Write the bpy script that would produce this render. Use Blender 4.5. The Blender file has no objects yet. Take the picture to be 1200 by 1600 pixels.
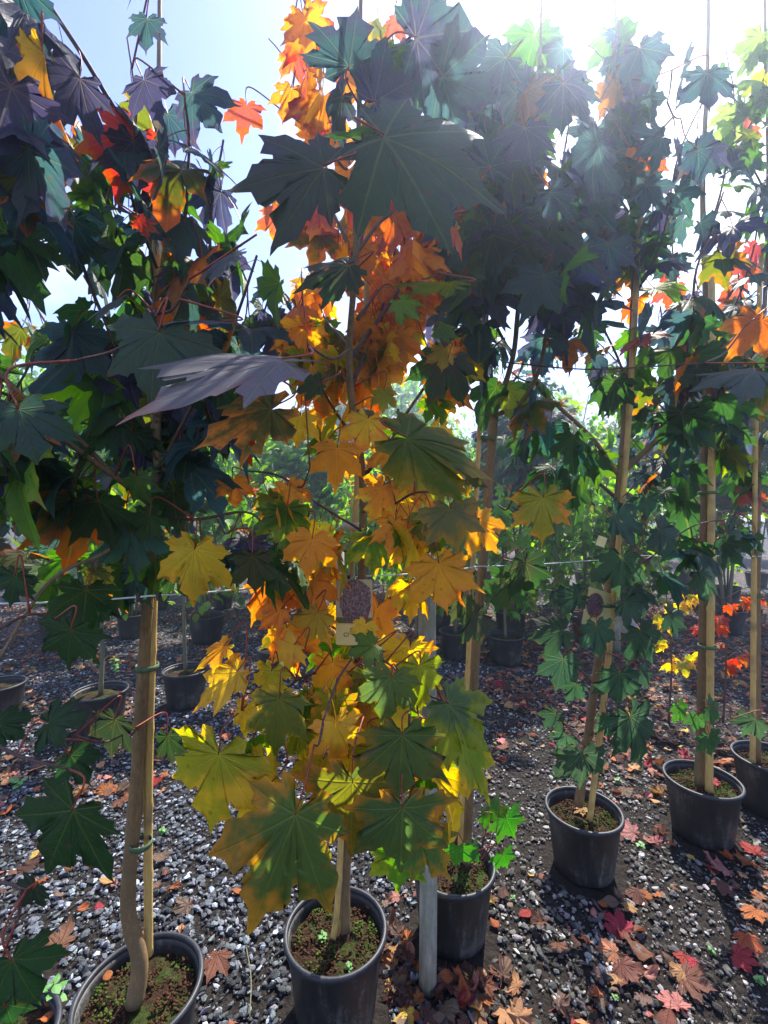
import bpy, bmesh, math, random
import numpy as np
from mathutils import Vector, Matrix, Quaternion, noise as mnoise

random.seed(11)
RNG = np.random.default_rng(5)
S = bpy.context.scene
COL = S.collection
R = math.radians
D = bpy.data

# ------------------------------------------------------------------ camera
F = 700.0                      # focal length in pixels of the 1200 x 1600 photograph
CZ = 1.55
cam = D.cameras.new('camera')
cam.sensor_fit = 'VERTICAL'
cam.sensor_height = 36.0
cam.lens = 36.0 * F / 1600.0
cam.clip_start = 0.02
cam.clip_end = 800
camo = D.objects.new('camera', cam)
COL.objects.link(camo)
camo.location = (0, 0, CZ)
camo.rotation_euler = (R(90), 0, 0)
S.camera = camo

# ------------------------------------------------------------------ light
SUN_EL, SUN_AZ = R(51), R(24)            # azimuth clockwise from +Y (ahead) to +X (right)
sun_dir = Vector((math.sin(SUN_AZ) * math.cos(SUN_EL), math.cos(SUN_AZ) * math.cos(SUN_EL), math.sin(SUN_EL)))
W = D.worlds.new('World'); S.world = W
W.use_nodes = True
nt = W.node_tree; nt.nodes.clear()
out = nt.nodes.new('ShaderNodeOutputWorld')
bg = nt.nodes.new('ShaderNodeBackground')
sky = nt.nodes.new('ShaderNodeTexSky')
sky.sky_type = 'NISHITA'; sky.sun_disc = False
sky.sun_elevation = SUN_EL; sky.sun_rotation = SUN_AZ
sky.air_density = 1.15; sky.dust_density = 0.2; sky.ozone_density = 1.6
tc = nt.nodes.new('ShaderNodeTexCoord')
mp = nt.nodes.new('ShaderNodeMapping'); mp.inputs['Scale'].default_value = (1.0, 1.0, 1.5)
mp.inputs['Location'].default_value = (4.1, 1.9, 0.2)
cn = nt.nodes.new('ShaderNodeTexNoise'); cn.inputs['Scale'].default_value = 1.5
cn.inputs['Detail'].default_value = 7; cn.inputs['Roughness'].default_value = 0.52
cr = nt.nodes.new('ShaderNodeValToRGB')
cr.color_ramp.elements[0].position = 0.50; cr.color_ramp.elements[0].color = (0.0, 0.0, 0.0, 1)
cr.color_ramp.elements[1].position = 0.70; cr.color_ramp.elements[1].color = (1, 1, 1, 1)
cm = nt.nodes.new('ShaderNodeMix'); cm.data_type = 'RGBA'
cm.inputs['B'].default_value = (5.6, 6.0, 6.8, 1)
hs = nt.nodes.new('ShaderNodeHueSaturation'); hs.inputs['Hue'].default_value = 0.528; hs.inputs['Saturation'].default_value = 1.12
L = nt.links.new
L(tc.outputs['Generated'], mp.inputs['Vector']); L(mp.outputs[0], cn.inputs['Vector'])
L(cn.outputs['Fac'], cr.inputs[0]); L(cr.outputs[0], cm.inputs['Factor'])
L(sky.outputs[0], hs.inputs['Color']); L(hs.outputs[0], cm.inputs['A']); L(cm.outputs['Result'], bg.inputs[0]); L(bg.outputs[0], out.inputs[0])
bg.inputs[1].default_value = 0.135
sl = D.lights.new('sun', 'SUN'); sl.energy = 5.0; sl.angle = R(0.5); sl.color = (1.0, 0.93, 0.82)
so = D.objects.new('sun', sl); COL.objects.link(so)
so.rotation_euler = sun_dir.to_track_quat('Z', 'Y').to_euler(); so.location = (3, 3, 8)
S.view_settings.view_transform = 'Standard'; S.view_settings.look = 'None'
S.view_settings.exposure = 1.42; S.view_settings.gamma = 1.0; S.view_settings.use_curve_mapping = False
S.render.engine = 'CYCLES'
S.cycles.max_bounces = 8; S.cycles.transmission_bounces = 6; S.cycles.diffuse_bounces = 4

def P(px, py, d):
    """a point of the place, given as seen at (px, py) at distance d ahead"""
    return Vector(((px - 600) / F * d, d, CZ + (800 - py) / F * d))

# ------------------------------------------------------------------ added scattering volume round the whole yard, imitates lens flare glow
bmz = bmesh.new(); bmesh.ops.create_cube(bmz, size=1.0)
hme = D.meshes.new('flare_veil'); bmz.to_mesh(hme); bmz.free()
flare_veil = D.objects.new('flare_veil', hme); COL.objects.link(flare_veil)
flare_veil.location = (0, 42, 3.75); flare_veil.scale = (150, 130, 9.5)
flare_veil['kind'] = 'stuff'; flare_veil['label'] = 'added bluish mist volume imitating the veil of lens flare'
hm = D.materials.new('flare_veil'); hm.use_nodes = True; hm.node_tree.nodes.clear()
ho = hm.node_tree.nodes.new('ShaderNodeOutputMaterial'); hv = hm.node_tree.nodes.new('ShaderNodeVolumePrincipled')
hv.inputs['Color'].default_value = (0.62, 0.75, 1.0, 1); hv.inputs['Density'].default_value = 0.016; hv.inputs['Anisotropy'].default_value = 0.79
hm.node_tree.links.new(hv.outputs[0], ho.inputs['Volume']); hme.materials.append(hm)
S.cycles.volume_bounces = 0

# ------------------------------------------------------------------ material helpers
class NT:
    def __init__(s, name):
        s.m = D.materials.new(name); s.m.use_nodes = True
        s.t = s.m.node_tree; s.t.nodes.clear()
        s.o = s.t.nodes.new('ShaderNodeOutputMaterial')
    def n(s, typ, **kw):
        x = s.t.nodes.new('ShaderNode' + typ)
        for k, v in kw.items(): setattr(x, k, v)
        return x
    def l(s, a, b): s.t.links.new(a, b)
    def val(s, sock, v):
        if isinstance(v, (int, float)): sock.default_value = v
        elif isinstance(v, (tuple, list)): sock.default_value = tuple(v) + ((1,) if len(v) == 3 and sock.type == 'RGBA' else ())
        else: s.l(v, sock)
    def math(s, op, a, b=None, c=None, clamp=False):
        x = s.n('Math', operation=op); x.use_clamp = clamp
        s.val(x.inputs[0], a)
        if b is not None: s.val(x.inputs[1], b)
        if c is not None: s.val(x.inputs[2], c)
        return x.outputs[0]
    def mix(s, f, a, b, blend='MIX'):
        x = s.n('Mix', data_type='RGBA', blend_type=blend)
        s.val(x.inputs['Factor'], f); s.val(x.inputs['A'], a); s.val(x.inputs['B'], b)
        return x.outputs['Result']
    def ramp(s, f, stops):
        x = s.n('ValToRGB'); e = x.color_ramp.elements
        while len(e) < len(stops): e.new(0.5)
        for el, (p, c) in zip(e, stops):
            el.position = p; el.color = tuple(c) + (1,) if len(c) == 3 else c
        s.l(f, x.inputs[0]); return x.outputs[0]
    def noise(s, vec, scale, detail=3, rough=0.5):
        x = s.n('TexNoise'); x.inputs['Scale'].default_value = scale
        x.inputs['Detail'].default_value = detail; x.inputs['Roughness'].default_value = rough
        if vec is not None: s.l(vec, x.inputs['Vector'])
        return x.outputs['Fac']
    def bump(s, h, strength=0.3, dist=0.01):
        x = s.n('Bump'); x.inputs['Strength'].default_value = strength; x.inputs['Distance'].default_value = dist
        s.l(h, x.inputs['Height']); return x.outputs[0]
    def bsdf(s, col, rough=0.6, spec=0.4, normal=None, **kw):
        b = s.n('BsdfPrincipled')
        s.val(b.inputs['Base Color'], col); s.val(b.inputs['Roughness'], rough)
        s.val(b.inputs['Specular IOR Level'], spec)
        if normal is not None: s.l(normal, b.inputs['Normal'])
        for k, v in kw.items(): s.val(b.inputs[k], v)
        return b.outputs[0]
    def end(s, sh): s.l(sh, s.o.inputs[0]); return s.m

def leaf_material(name, mesh_colour=False, dry=False, trans=0.55, veins=True):
    """two-colour maple leaf blade: colour inside, second colour spreading from the margin, paler radiating veins"""
    k = NT(name)
    uv = k.n('UVMap', uv_map='blade').outputs[0]
    sep = k.n('SeparateXYZ'); k.l(uv, sep.inputs[0])
    x = k.math('MULTIPLY_ADD', sep.outputs[0], 2.0, -1.0)
    y = k.math('MULTIPLY_ADD', sep.outputs[1], 2.0, -1.0)
    rad = k.math('POWER', k.math('ADD', k.math('MULTIPLY', x, x), k.math('MULTIPLY', y, y)), 0.5)
    ring = k.n('UVMap', uv_map='rim').outputs[0]
    rs = k.n('SeparateXYZ'); k.l(ring, rs.inputs[0])
    oi = k.n('ObjectInfo')
    if mesh_colour:
        ca = k.n('Attribute', attribute_type='GEOMETRY', attribute_name='tint'); c1 = ca.outputs['Color']
        cb = k.n('Attribute', attribute_type='GEOMETRY', attribute_name='tint_edge'); c2 = cb.outputs['Color']
        geo = k.n('NewGeometry'); vec = geo.outputs['Position']; rnd = geo.outputs['Random Per Island']
    else:
        c1 = oi.outputs['Color']
        cb = k.n('Attribute', attribute_type='OBJECT', attribute_name='edge_colour'); c2 = cb.outputs['Color']
        rnd = oi.outputs['Random']
        va = k.n('VectorMath', operation='MULTIPLY_ADD'); k.l(uv, va.inputs[0]); va.inputs[1].default_value = (1, 1, 1)
        cx = k.n('CombineXYZ'); k.l(k.math('MULTIPLY', rnd, 37.0), cx.inputs[0]); k.l(k.math('MULTIPLY', rnd, 91.0), cx.inputs[2])
        k.l(cx.outputs[0], va.inputs[2]); vec = va.outputs[0]
    sc = 22.0 if mesh_colour else 2.2
    n1 = k.noise(vec, sc, 4, 0.6)
    n2 = k.noise(vec, sc * 7, 3, 0.6)
    # the margin colour creeps inwards in patches
    e = k.math('ADD', k.math('MULTIPLY', rs.outputs[0], 0.42), k.math('MULTIPLY', n1, 1.15))
    e = k.math('ADD', e, k.math('MULTIPLY', n2, 0.30))
    mr = k.n('MapRange'); mr.interpolation_type = 'SMOOTHSTEP'
    k.l(e, mr.inputs[0]); mr.inputs[1].default_value = 0.98; mr.inputs[2].default_value = 1.24
    col = k.mix(mr.outputs[0], c1, c2)
    hsv = k.n('HueSaturation'); k.l(col, hsv.inputs['Color'])
    k.l(k.math('MULTIPLY_ADD', rnd, 0.02, 0.49), hsv.inputs['Hue'])
    k.l(k.math('MULTIPLY_ADD', k.noise(vec, sc * 3, 2), 0.5, 0.76), hsv.inputs['Value'])
    col = hsv.outputs[0]
    height = n2
    if veins:
        ang = k.math('ARCTAN2', x, y)
        f = k.math('PINGPONG', k.math('ABSOLUTE', ang), R(22))
        u = k.math('MULTIPLY', rad, k.math('COSINE', f)); v = k.math('MULTIPLY', rad, k.math('SINE', f))
        prim = k.math('SUBTRACT', 1.0, k.math('DIVIDE', v, k.math('MULTIPLY_ADD', rad, -0.010, 0.017)), clamp=True)
        w = k.math('PINGPONG', k.math('ADD', k.math('MULTIPLY_ADD', v, -1.25, u), k.math('MULTIPLY', n1, 0.03)), 0.055)
        sec = k.math('SUBTRACT', 1.0, k.math('DIVIDE', w, 0.006), clamp=True)
        sec = k.math('MULTIPLY', sec, 0.5)
        vein = k.math('MAXIMUM', prim, sec)
        vc = k.mix(0.22 if not dry else 0.5, k.mix(1.0, col, (1.7, 1.6, 1.3), 'MULTIPLY'), (0.42, 0.36, 0.10) if not dry else (0.10, 0.05, 0.03))
        col = k.mix(k.math('MULTIPLY', vein, 0.5), col, vc)
        height = k.math('ADD', k.math('MULTIPLY', n2, 0.5), k.math('MULTIPLY', k.math('MAXIMUM', prim, k.math('MULTIPLY', sec, 1.2)), -1.0))
    # small brown spots
    spot = k.n('TexVoronoi'); spot.inputs['Scale'].default_value = sc * 4; k.l(vec, spot.inputs['Vector'])
    sp = k.math('MULTIPLY', k.math('LESS_THAN', spot.outputs['Distance'], 0.13), 0.35)
    col = k.mix(sp, col, (0.09, 0.04, 0.02))
    # scorched patches along the margin
    sc1 = k.math('ADD', k.math('MULTIPLY', rs.outputs[0], 0.75), k.math('MULTIPLY', k.noise(vec, sc * 2.3, 4, 0.7), 0.62))
    scr = k.n('MapRange'); scr.interpolation_type = 'SMOOTHSTEP'; k.l(sc1, scr.inputs[0]); scr.inputs[1].default_value = 1.06; scr.inputs[2].default_value = 1.16
    col = k.mix(k.math('MULTIPLY', scr.outputs[0], 0.75), col, (0.13, 0.055, 0.022))
    nrm = k.bump(height, 0.6 if not dry else 0.8, 0.004)
    b = k.bsdf(col, 0.55 if not dry else 0.7, 0.45 if not dry else 0.2, nrm)
    tr = k.n('BsdfTranslucent')
    th = k.n('HueSaturation'); th.inputs['Saturation'].default_value = 1.25; th.inputs['Value'].default_value = 2.1
    k.l(col, th.inputs['Color']); k.l(th.outputs[0], tr.inputs[0]); k.l(nrm, tr.inputs['Normal'])
    ms = k.n('MixShader'); ms.inputs[0].default_value = trans
    k.l(b, ms.inputs[1]); k.l(tr.outputs[0], ms.inputs[2])
    if not mesh_colour:
        hv_ = k.n('TexVoronoi'); hv_.inputs['Scale'].default_value = 4.2; k.l(vec, hv_.inputs['Vector'])
        hx = k.n('SeparateXYZ'); k.l(hv_.outputs['Color'], hx.inputs[0])
        hd = k.math('ADD', hv_.outputs['Distance'], k.math('MULTIPLY', n2, 0.12))
        hole = k.math('MULTIPLY', k.math('LESS_THAN', hd, 0.15), k.math('GREATER_THAN', hx.outputs[0], 0.80))
        tp = k.n('BsdfTransparent'); m2 = k.n('MixShader'); k.l(hole, m2.inputs[0]); k.l(ms.outputs[0], m2.inputs[1]); k.l(tp.outputs[0], m2.inputs[2])
        return k.end(m2.outputs[0])
    return k.end(ms.outputs[0])

M = {}
M['leaf'] = leaf_material('maple_leaf')
M['leaf_mass'] = leaf_material('leaf_mass', True, veins=False)
M['dry'] = leaf_material('dry_leaf', dry=True, trans=0.2)
M['dry_mass'] = leaf_material('dry_leaf_mass', True, dry=True, trans=0.15, veins=False)

def simple(name, c1, c2, scale=20, rough=0.7, spec=0.3, bump=0.3, dist=0.003, stretch=None, detail=5):
    k = NT(name)
    t = k.n('TexCoord').outputs['Object']
    if stretch:
        mpn = k.n('Mapping'); mpn.inputs['Scale'].default_value = stretch; k.l(t, mpn.inputs[0]); t = mpn.outputs[0]
    n = k.noise(t, scale, detail, 0.62)
    col = k.ramp(n, [(0.32, c1), (0.68, c2)])
    return k.end(k.bsdf(col, rough, spec, k.bump(n, bump, dist)))

M['stalk'] = simple('red_leaf_stalk', (0.16, 0.025, 0.02), (0.30, 0.06, 0.03), 30, 0.45)
M['green_stalk'] = simple('green_stalk', (0.12, 0.16, 0.04), (0.22, 0.24, 0.07), 30, 0.5)
def bark(name, a, b, c, sc=1.0):
    k = NT(name)
    t = k.n('TexCoord').outputs['Object']
    m1 = k.n('Mapping'); m1.inputs['Scale'].default_value = (1, 1, 0.18); k.l(t, m1.inputs[0])
    fine = k.noise(m1.outputs[0], 170 * sc, 5, 0.65)
    big = k.noise(t, 9 * sc, 3, 0.6)
    vo = k.n('TexVoronoi'); vo.inputs['Scale'].default_value = 95 * sc
    m2 = k.n('Mapping'); m2.inputs['Scale'].default_value = (1, 1, 1.7); k.l(t, m2.inputs[0]); k.l(m2.outputs[0], vo.inputs['Vector'])
    len_ = k.math('LESS_THAN', vo.outputs['Distance'], 0.2)
    col = k.mix(k.ramp(fine, [(0.3, (0, 0, 0)), (0.7, (1, 1, 1))]), a, b)
    col = k.mix(k.ramp(big, [(0.42, (0, 0, 0)), (0.66, (1, 1, 1))]), col, c)
    col = k.mix(k.math('MULTIPLY', len_, 0.35), col, (0.36, 0.29, 0.2))
    return k.end(k.bsdf(col, 0.68, 0.3, k.bump(k.math('ADD', fine, k.math('MULTIPLY', len_, 0.5)), 0.5, 0.002)))
M['bark'] = bark('maple_bark', (0.13, 0.078, 0.036), (0.27, 0.17, 0.080), (0.15, 0.105, 0.055))
M['bark_dark'] = bark('purple_brown_twig', (0.06, 0.03, 0.03), (0.11, 0.055, 0.05), (0.09, 0.06, 0.04))
M['bark_grey'] = bark('grey_green_bark', (0.10, 0.09, 0.05), (0.17, 0.15, 0.09), (0.10, 0.11, 0.06))
def cane_mat():
    k = NT('bamboo_cane')
    t = k.n('TexCoord').outputs['Object']
    m1 = k.n('Mapping'); m1.inputs['Scale'].default_value = (1, 1, 0.06); k.l(t, m1.inputs[0])
    g = k.noise(m1.outputs[0], 260, 4, 0.6); b = k.noise(t, 12, 3)
    col = k.mix(k.ramp(g, [(0.3, (0, 0, 0)), (0.72, (1, 1, 1))]), (0.46, 0.29, 0.085), (0.62, 0.43, 0.15))
    col = k.mix(k.ramp(b, [(0.5, (0, 0, 0)), (0.75, (1, 1, 1))]), col, (0.26, 0.17, 0.08))
    return k.end(k.bsdf(col, 0.5, 0.4, k.bump(g, 0.25, 0.001)))
M['cane'] = cane_mat()
M['tie'] = simple('green_tie_tape', (0.05, 0.09, 0.045), (0.10, 0.16, 0.08), 40, 0.55)
def pot_mat():
    k = NT('black_pot_plastic')
    t = k.n('TexCoord').outputs['Object']
    n = k.noise(t, 6, 5, 0.6); f = k.noise(t, 140, 3, 0.6)
    m1 = k.n('Mapping'); m1.inputs['Scale'].default_value = (1, 1, 0.12); k.l(t, m1.inputs[0])
    st = k.noise(m1.outputs[0], 60, 3, 0.6)
    du = k.math('ADD', k.math('MULTIPLY', n, 0.55), k.math('MULTIPLY', st, 0.3)); du = k.math('ADD', du, k.math('MULTIPLY', f, 0.25))
    col = k.ramp(du, [(0.42, (0.008, 0.008, 0.009)), (0.56, (0.020, 0.020, 0.020)), (0.70, (0.12, 0.115, 0.105))])
    rg = k.math('MULTIPLY_ADD', du, 0.6, 0.25)
    return k.end(k.bsdf(col, rg, 0.5, k.bump(f, 0.15, 0.001)))
M['pot'] = pot_mat()
M['pot_rim'] = simple('dusty_pot_rim', (0.012, 0.013, 0.017), (0.032, 0.035, 0.042), 30, 0.5, 0.4, 0.1)
M['white_pot'] = simple('white_pot_plastic', (0.42, 0.42, 0.41), (0.62, 0.62, 0.60), 9, 0.5, 0.4, 0.1)
def soil_mat():
    k = NT('mossy_potting_soil')
    t = k.n('TexCoord').outputs['Object']
    a = k.noise(t, 14, 4, 0.6); b = k.noise(t, 120, 5, 0.7); c = k.noise(t, 28, 3, 0.6)
    col = k.ramp(b, [(0.3, (0.014, 0.008, 0.005)), (0.55, (0.045, 0.022, 0.012)), (0.78, (0.11, 0.05, 0.025))])
    moss = k.ramp(b, [(0.3, (0.012, 0.020, 0.005)), (0.7, (0.06, 0.085, 0.015))])
    col = k.mix(k.ramp(a, [(0.47, (0, 0, 0)), (0.60, (1, 1, 1))]), col, moss)
    return k.end(k.bsdf(col, 0.9, 0.15, k.bump(b, 1.0, 0.012)))
M['soil'] = soil_mat()
M['moss'] = simple('moss_tuft', (0.02, 0.035, 0.006), (0.08, 0.11, 0.02), 60, 0.9, 0.1)
M['peat'] = simple('peat_crumb', (0.02, 0.01, 0.006), (0.09, 0.045, 0.022), 60, 0.9, 0.1)
def post_mat():
    k = NT('weathered_grey_post')
    t = k.n('TexCoord').outputs['Object']
    m1 = k.n('Mapping'); m1.inputs['Scale'].default_value = (1, 1, 0.22); k.l(t, m1.inputs[0])
    g = k.noise(m1.outputs[0], 60, 5, 0.65); b = k.noise(t, 10, 4, 0.6)
    col = k.ramp(g, [(0.3, (0.16, 0.155, 0.125)), (0.5, (0.28, 0.27, 0.225)), (0.72, (0.42, 0.40, 0.35))])
    col = k.mix(k.ramp(b, [(0.50, (0, 0, 0)), (0.70, (1, 1, 1))]), col, (0.20, 0.215, 0.13))
    return k.end(k.bsdf(col, 0.8, 0.25, k.bump(g, 0.2, 0.002)))
M['post'] = post_mat()
M['wire'] = simple('galvanised_wire', (0.5, 0.52, 0.5), (0.66, 0.68, 0.66), 60, 0.4, 0.5)
M['black'] = simple('black_clip_plastic', (0.015, 0.015, 0.015), (0.03, 0.03, 0.03), 30, 0.4, 0.5)
def ground_mat():
    k = NT('dark_soil_and_grit')
    t = k.n('TexCoord').outputs['Object']
    v = k.n('TexVoronoi'); v.inputs['Scale'].default_value = 34; k.l(t, v.inputs['Vector'])
    b = k.noise(t, 60, 5, 0.7); a = k.noise(t, 1.1, 4, 0.6); c = k.noise(t, 9, 3, 0.5)
    grit = k.ramp(v.outputs['Color'], [(0.2, (0.07, 0.073, 0.08)), (0.6, (0.20, 0.205, 0.215)), (0.9, (0.36, 0.355, 0.35))])
    soil = k.ramp(b, [(0.3, (0.008, 0.006, 0.005)), (0.7, (0.034, 0.027, 0.022))])
    # grit cover takes over where single stones are too far to pick apart
    sp = k.n('SeparateXYZ'); k.l(t, sp.inputs[0])
    far = k.n('MapRange'); k.l(sp.outputs[1], far.inputs[0]); far.inputs[1].default_value = 3.2; far.inputs[2].default_value = 6.5
    f = k.math('MULTIPLY', far.outputs[0], k.ramp(v.outputs['Distance'], [(0.35, (1, 1, 1)), (0.6, (0, 0, 0))]))
    col = k.mix(f, soil, grit)
    rust = k.math('MULTIPLY', k.ramp(a, [(0.50, (0, 0, 0)), (0.62, (1, 1, 1))]), k.math('MULTIPLY', far.outputs[0], 0.4))
    col = k.mix(rust, col, (0.20, 0.09, 0.045))
    return k.end(k.bsdf(col, 0.9, 0.2, k.bump(k.math('ADD', b, k.math('MULTIPLY', v.outputs['Distance'], -0.6)), 0.9, 0.02)))
M['ground'] = ground_mat()
def stone_mat():
    k = NT('crushed_stone')
    t = k.n('TexCoord').outputs['Object']
    ca = k.n('Attribute', attribute_type='GEOMETRY', attribute_name='tint')
    n = k.noise(t, 90, 4, 0.6)
    col = k.mix(k.ramp(n, [(0.35, (0, 0, 0)), (0.7, (1, 1, 1))]), ca.outputs['Color'],
                k.mix(1.0, ca.outputs['Color'], (1.55, 1.5, 1.45), 'MULTIPLY'))
    return k.end(k.bsdf(col, 0.92, 0.12, k.bump(n, 0.5, 0.004)))
M['stone_mass'] = stone_mat()
def stone_obj_mat():
    k = NT('loose_stone')
    t = k.n('TexCoord').outputs['Object']; oi = k.n('ObjectInfo')
    n = k.noise(t, 3.0, 5, 0.65)
    col = k.mix(k.ramp(n, [(0.35, (0, 0, 0)), (0.7, (1, 1, 1))]), oi.outputs['Color'], k.mix(1.0, oi.outputs['Color'], (1.6, 1.55, 1.5), 'MULTIPLY'))
    return k.end(k.bsdf(col, 0.9, 0.14, k.bump(n, 0.5, 0.1)))
M['stone'] = stone_obj_mat()

# ------------------------------------------------------------------ object helpers
def link(name, me, mats=None, parent=None, loc=None):
    o = D.objects.new(name, me); COL.objects.link(o)
    if mats is not None and me is not None and not me.materials:
        for m in (mats if isinstance(mats, (list, tuple)) else [mats]): me.materials.append(m)
    if parent is not None: o.parent = parent
    if loc is not None: o.location = loc
    return o
def tag(o, label=None, cat=None, group=None, kind=None):
    if label: o['label'] = label
    if cat: o['category'] = cat
    if group: o['group'] = group
    if kind: o['kind'] = kind
    return o
def empty(name, loc, label, cat, group=None):
    o = D.objects.new(name, None); COL.objects.link(o); o.location = loc; o.empty_display_size = 0.05
    return tag(o, label, cat, group)

class MB:
    def __init__(s): s.v = []; s.f = []; s.sm = []
    def tube(s, pts, radii, n=8, cap=True, smooth=True):
        pts = [Vector(p) for p in pts]; base = len(s.v)
        up = Vector((0.13, 0.07, 1)).normalized(); px = None
        for i, p in enumerate(pts):
            t = (pts[min(i + 1, len(pts) - 1)] - pts[max(i - 1, 0)])
            if t.length < 1e-9: t = Vector((0, 0, 1))
            t.normalize()
            if px is None:
                px = t.cross(up if abs(t.dot(up)) < 0.95 else Vector((1, 0, 0))).normalized()
            else:
                px = (px - t * px.dot(t)).normalized()
            py = t.cross(px)
            for k in range(n):
                a = 2 * math.pi * k / n
                s.v.append(p + (px * math.cos(a) + py * math.sin(a)) * radii[i])
        for i in range(len(pts) - 1):
            for k in range(n):
                a = base + i * n + k; b = base + i * n + (k + 1) % n
                s.f.append((a, b, b + n, a + n)); s.sm.append(smooth)
        if cap:
            s.f.append(tuple(base + k for k in reversed(range(n)))); s.sm.append(False)
            e = base + (len(pts) - 1) * n
            s.f.append(tuple(e + k for k in range(n))); s.sm.append(False)
        return s
    def lathe(s, prof, n=40, c=(0, 0, 0), close=False):
        base = len(s.v); c = Vector(c)
        for r, z in prof:
            for k in range(n):
                a = 2 * math.pi * k / n
                s.v.append(c + Vector((r * math.cos(a), r * math.sin(a), z)))
        m = len(prof)
        for i in range(m if close else m - 1):
            j = (i + 1) % m
            for k in range(n):
                s.f.append((base + i * n + k, base + i * n + (k + 1) % n, base + j * n + (k + 1) % n, base + j * n + k)); s.sm.append(True)
        return s
    def box(s, c, sx, sy, sz):
        base = len(s.v); c = Vector(c)
        for x in (-1, 1):
            for y in (-1, 1):
                for z in (-1, 1): s.v.append(c + Vector((x * sx, y * sy, z * sz)) / 2)
        for f in ((0, 1, 3, 2), (4, 6, 7, 5), (0, 4, 5, 1), (2, 3, 7, 6), (0, 2, 6, 4), (1, 5, 7, 3)):
            s.f.append(tuple(base + q for q in f)); s.sm.append(False)
        return s
    def mesh(s, name):
        me = D.meshes.new(name); me.from_pydata([tuple(v) for v in s.v], [], s.f)
        me.polygons.foreach_set('use_smooth', s.sm); me.update(); return me
    def build(s, name, mat, parent=None):
        """vertices are given in world coordinates; shifted into the parent's (unrotated) frame"""
        off = Vector(parent.location) if parent is not None else Vector((0, 0, 0))
        s.v = [v - off for v in s.v]
        return link(name, s.mesh(name), mat, parent)

def np_mesh(name, V, T, smooth=True):
    me = D.meshes.new(name)
    V = np.asarray(V, np.float32); T = np.asarray(T, np.int32)
    me.vertices.add(len(V)); me.vertices.foreach_set('co', V.ravel())
    me.loops.add(T.size); me.loops.foreach_set('vertex_index', T.ravel())
    me.polygons.add(len(T)); me.polygons.foreach_set('loop_start', np.arange(0, T.size, 3, dtype=np.int32))
    me.polygons.foreach_set('use_smooth', np.full(len(T), smooth))
    me.update(calc_edges=True)
    return me
def set_uv(me, T, uv, rim):
    idx = np.asarray(T).ravel()
    a = me.uv_layers.new(name='blade'); a.data.foreach_set('uv', np.asarray(uv, np.float32)[idx].ravel())
    b = me.uv_layers.new(name='rim'); r = np.asarray(rim, np.float32)[idx]
    b.data.foreach_set('uv', np.stack([r, r], 1).ravel())
def set_tint(me, name, cols):
    a = me.attributes.new(name, 'FLOAT_COLOR', 'POINT')
    c = np.asarray(cols, np.float32)
    if c.shape[1] == 3: c = np.concatenate([c, np.ones((len(c), 1), np.float32)], 1)
    a.data.foreach_set('color', c.ravel())

# ------------------------------------------------------------------ leaf shapes
def outline(rs, jit=0.05, small=False, slim=1.0):
    """margin of a five-lobed maple leaf, petiole junction at the origin, tip at +Y, length 1"""
    if small:
        pts = [(0, 1.0), (9, .72), (20, .74), (24, .47), (30, .66), (46, .9), (62, .62), (71, .38), (82, .5), (96, .64), (112, .4), (140, .34), (168, .1)]
        pts = [(a * .94, r) for a, r in pts]; full = [(-a, r) for a, r in reversed(pts[1:])] + pts
        return np.array([(math.sin(R(a)) * r * rs.uniform(1 - jit, 1 + jit), math.cos(R(a)) * r * rs.uniform(1 - jit, 1 + jit)) for a, r in full])
    half = []; da = rs.uniform(-3, 3)
    lobes = [(0, 1.0, 1.0), (44, .95, 1.0), (88, .66, 1.0), (128, .36, 0)]
    side = [(.90, .035), (.79, .08), (.715, .215), (.665, .205), (.575, .205)]
    sin_ = [(22, .545), (66, .49), (108, .34)]
    for i, (a, Ln, teeth) in enumerate(lobes):
        Ln *= rs.uniform(1 - jit * 1.6, 1 + jit * 1.3); a = a + da * i * .7
        u = np.array([math.sin(R(a)), math.cos(R(a))]); v = np.array([math.cos(R(a)), -math.sin(R(a))])
        loc = []
        if teeth:
            if i > 0: loc += [(x, -y) for x, y in reversed(side)]
            loc += [(1.0, 0)] + side
        else: loc = [(.80, -.16), (1.0, 0), (.74, .24)]
        for x, y in loc:
            j = 1 + rs.uniform(-jit, jit) * 0.5
            y2 = y * slim * (1 + rs.uniform(-jit, jit) * 1.6)
            half.append((u * x + v * y2) * Ln * j)
        if i < 3:
            sa, sr = sin_[i]; sr *= rs.uniform(1 - jit, 1 + jit)
            half.append(np.array([math.sin(R(sa)) * sr, math.cos(R(sa)) * sr]))
    half.append(np.array([0.13, -0.17 * rs.uniform(.8, 1.2)])); half.append(np.array([0.028, -0.09]))
    half = np.array(half)
    other = half[1:][::-1].copy(); other[:, 0] *= -1
    other *= (1 + rs.uniform(-jit, jit, (len(other), 1)) * 0.6)
    return np.concatenate([other, half])          # anticlockwise side first, ends beside the notch

def oval_outline(rs):
    a = np.linspace(-165, 165, 19)
    t = np.cos(np.radians(a)) * .5 + .5
    w = 0.36 * np.sin(np.pi * t ** 0.85) ** 0.9
    return np.stack([np.sign(a) * w, t], 1) + 0.0

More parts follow.
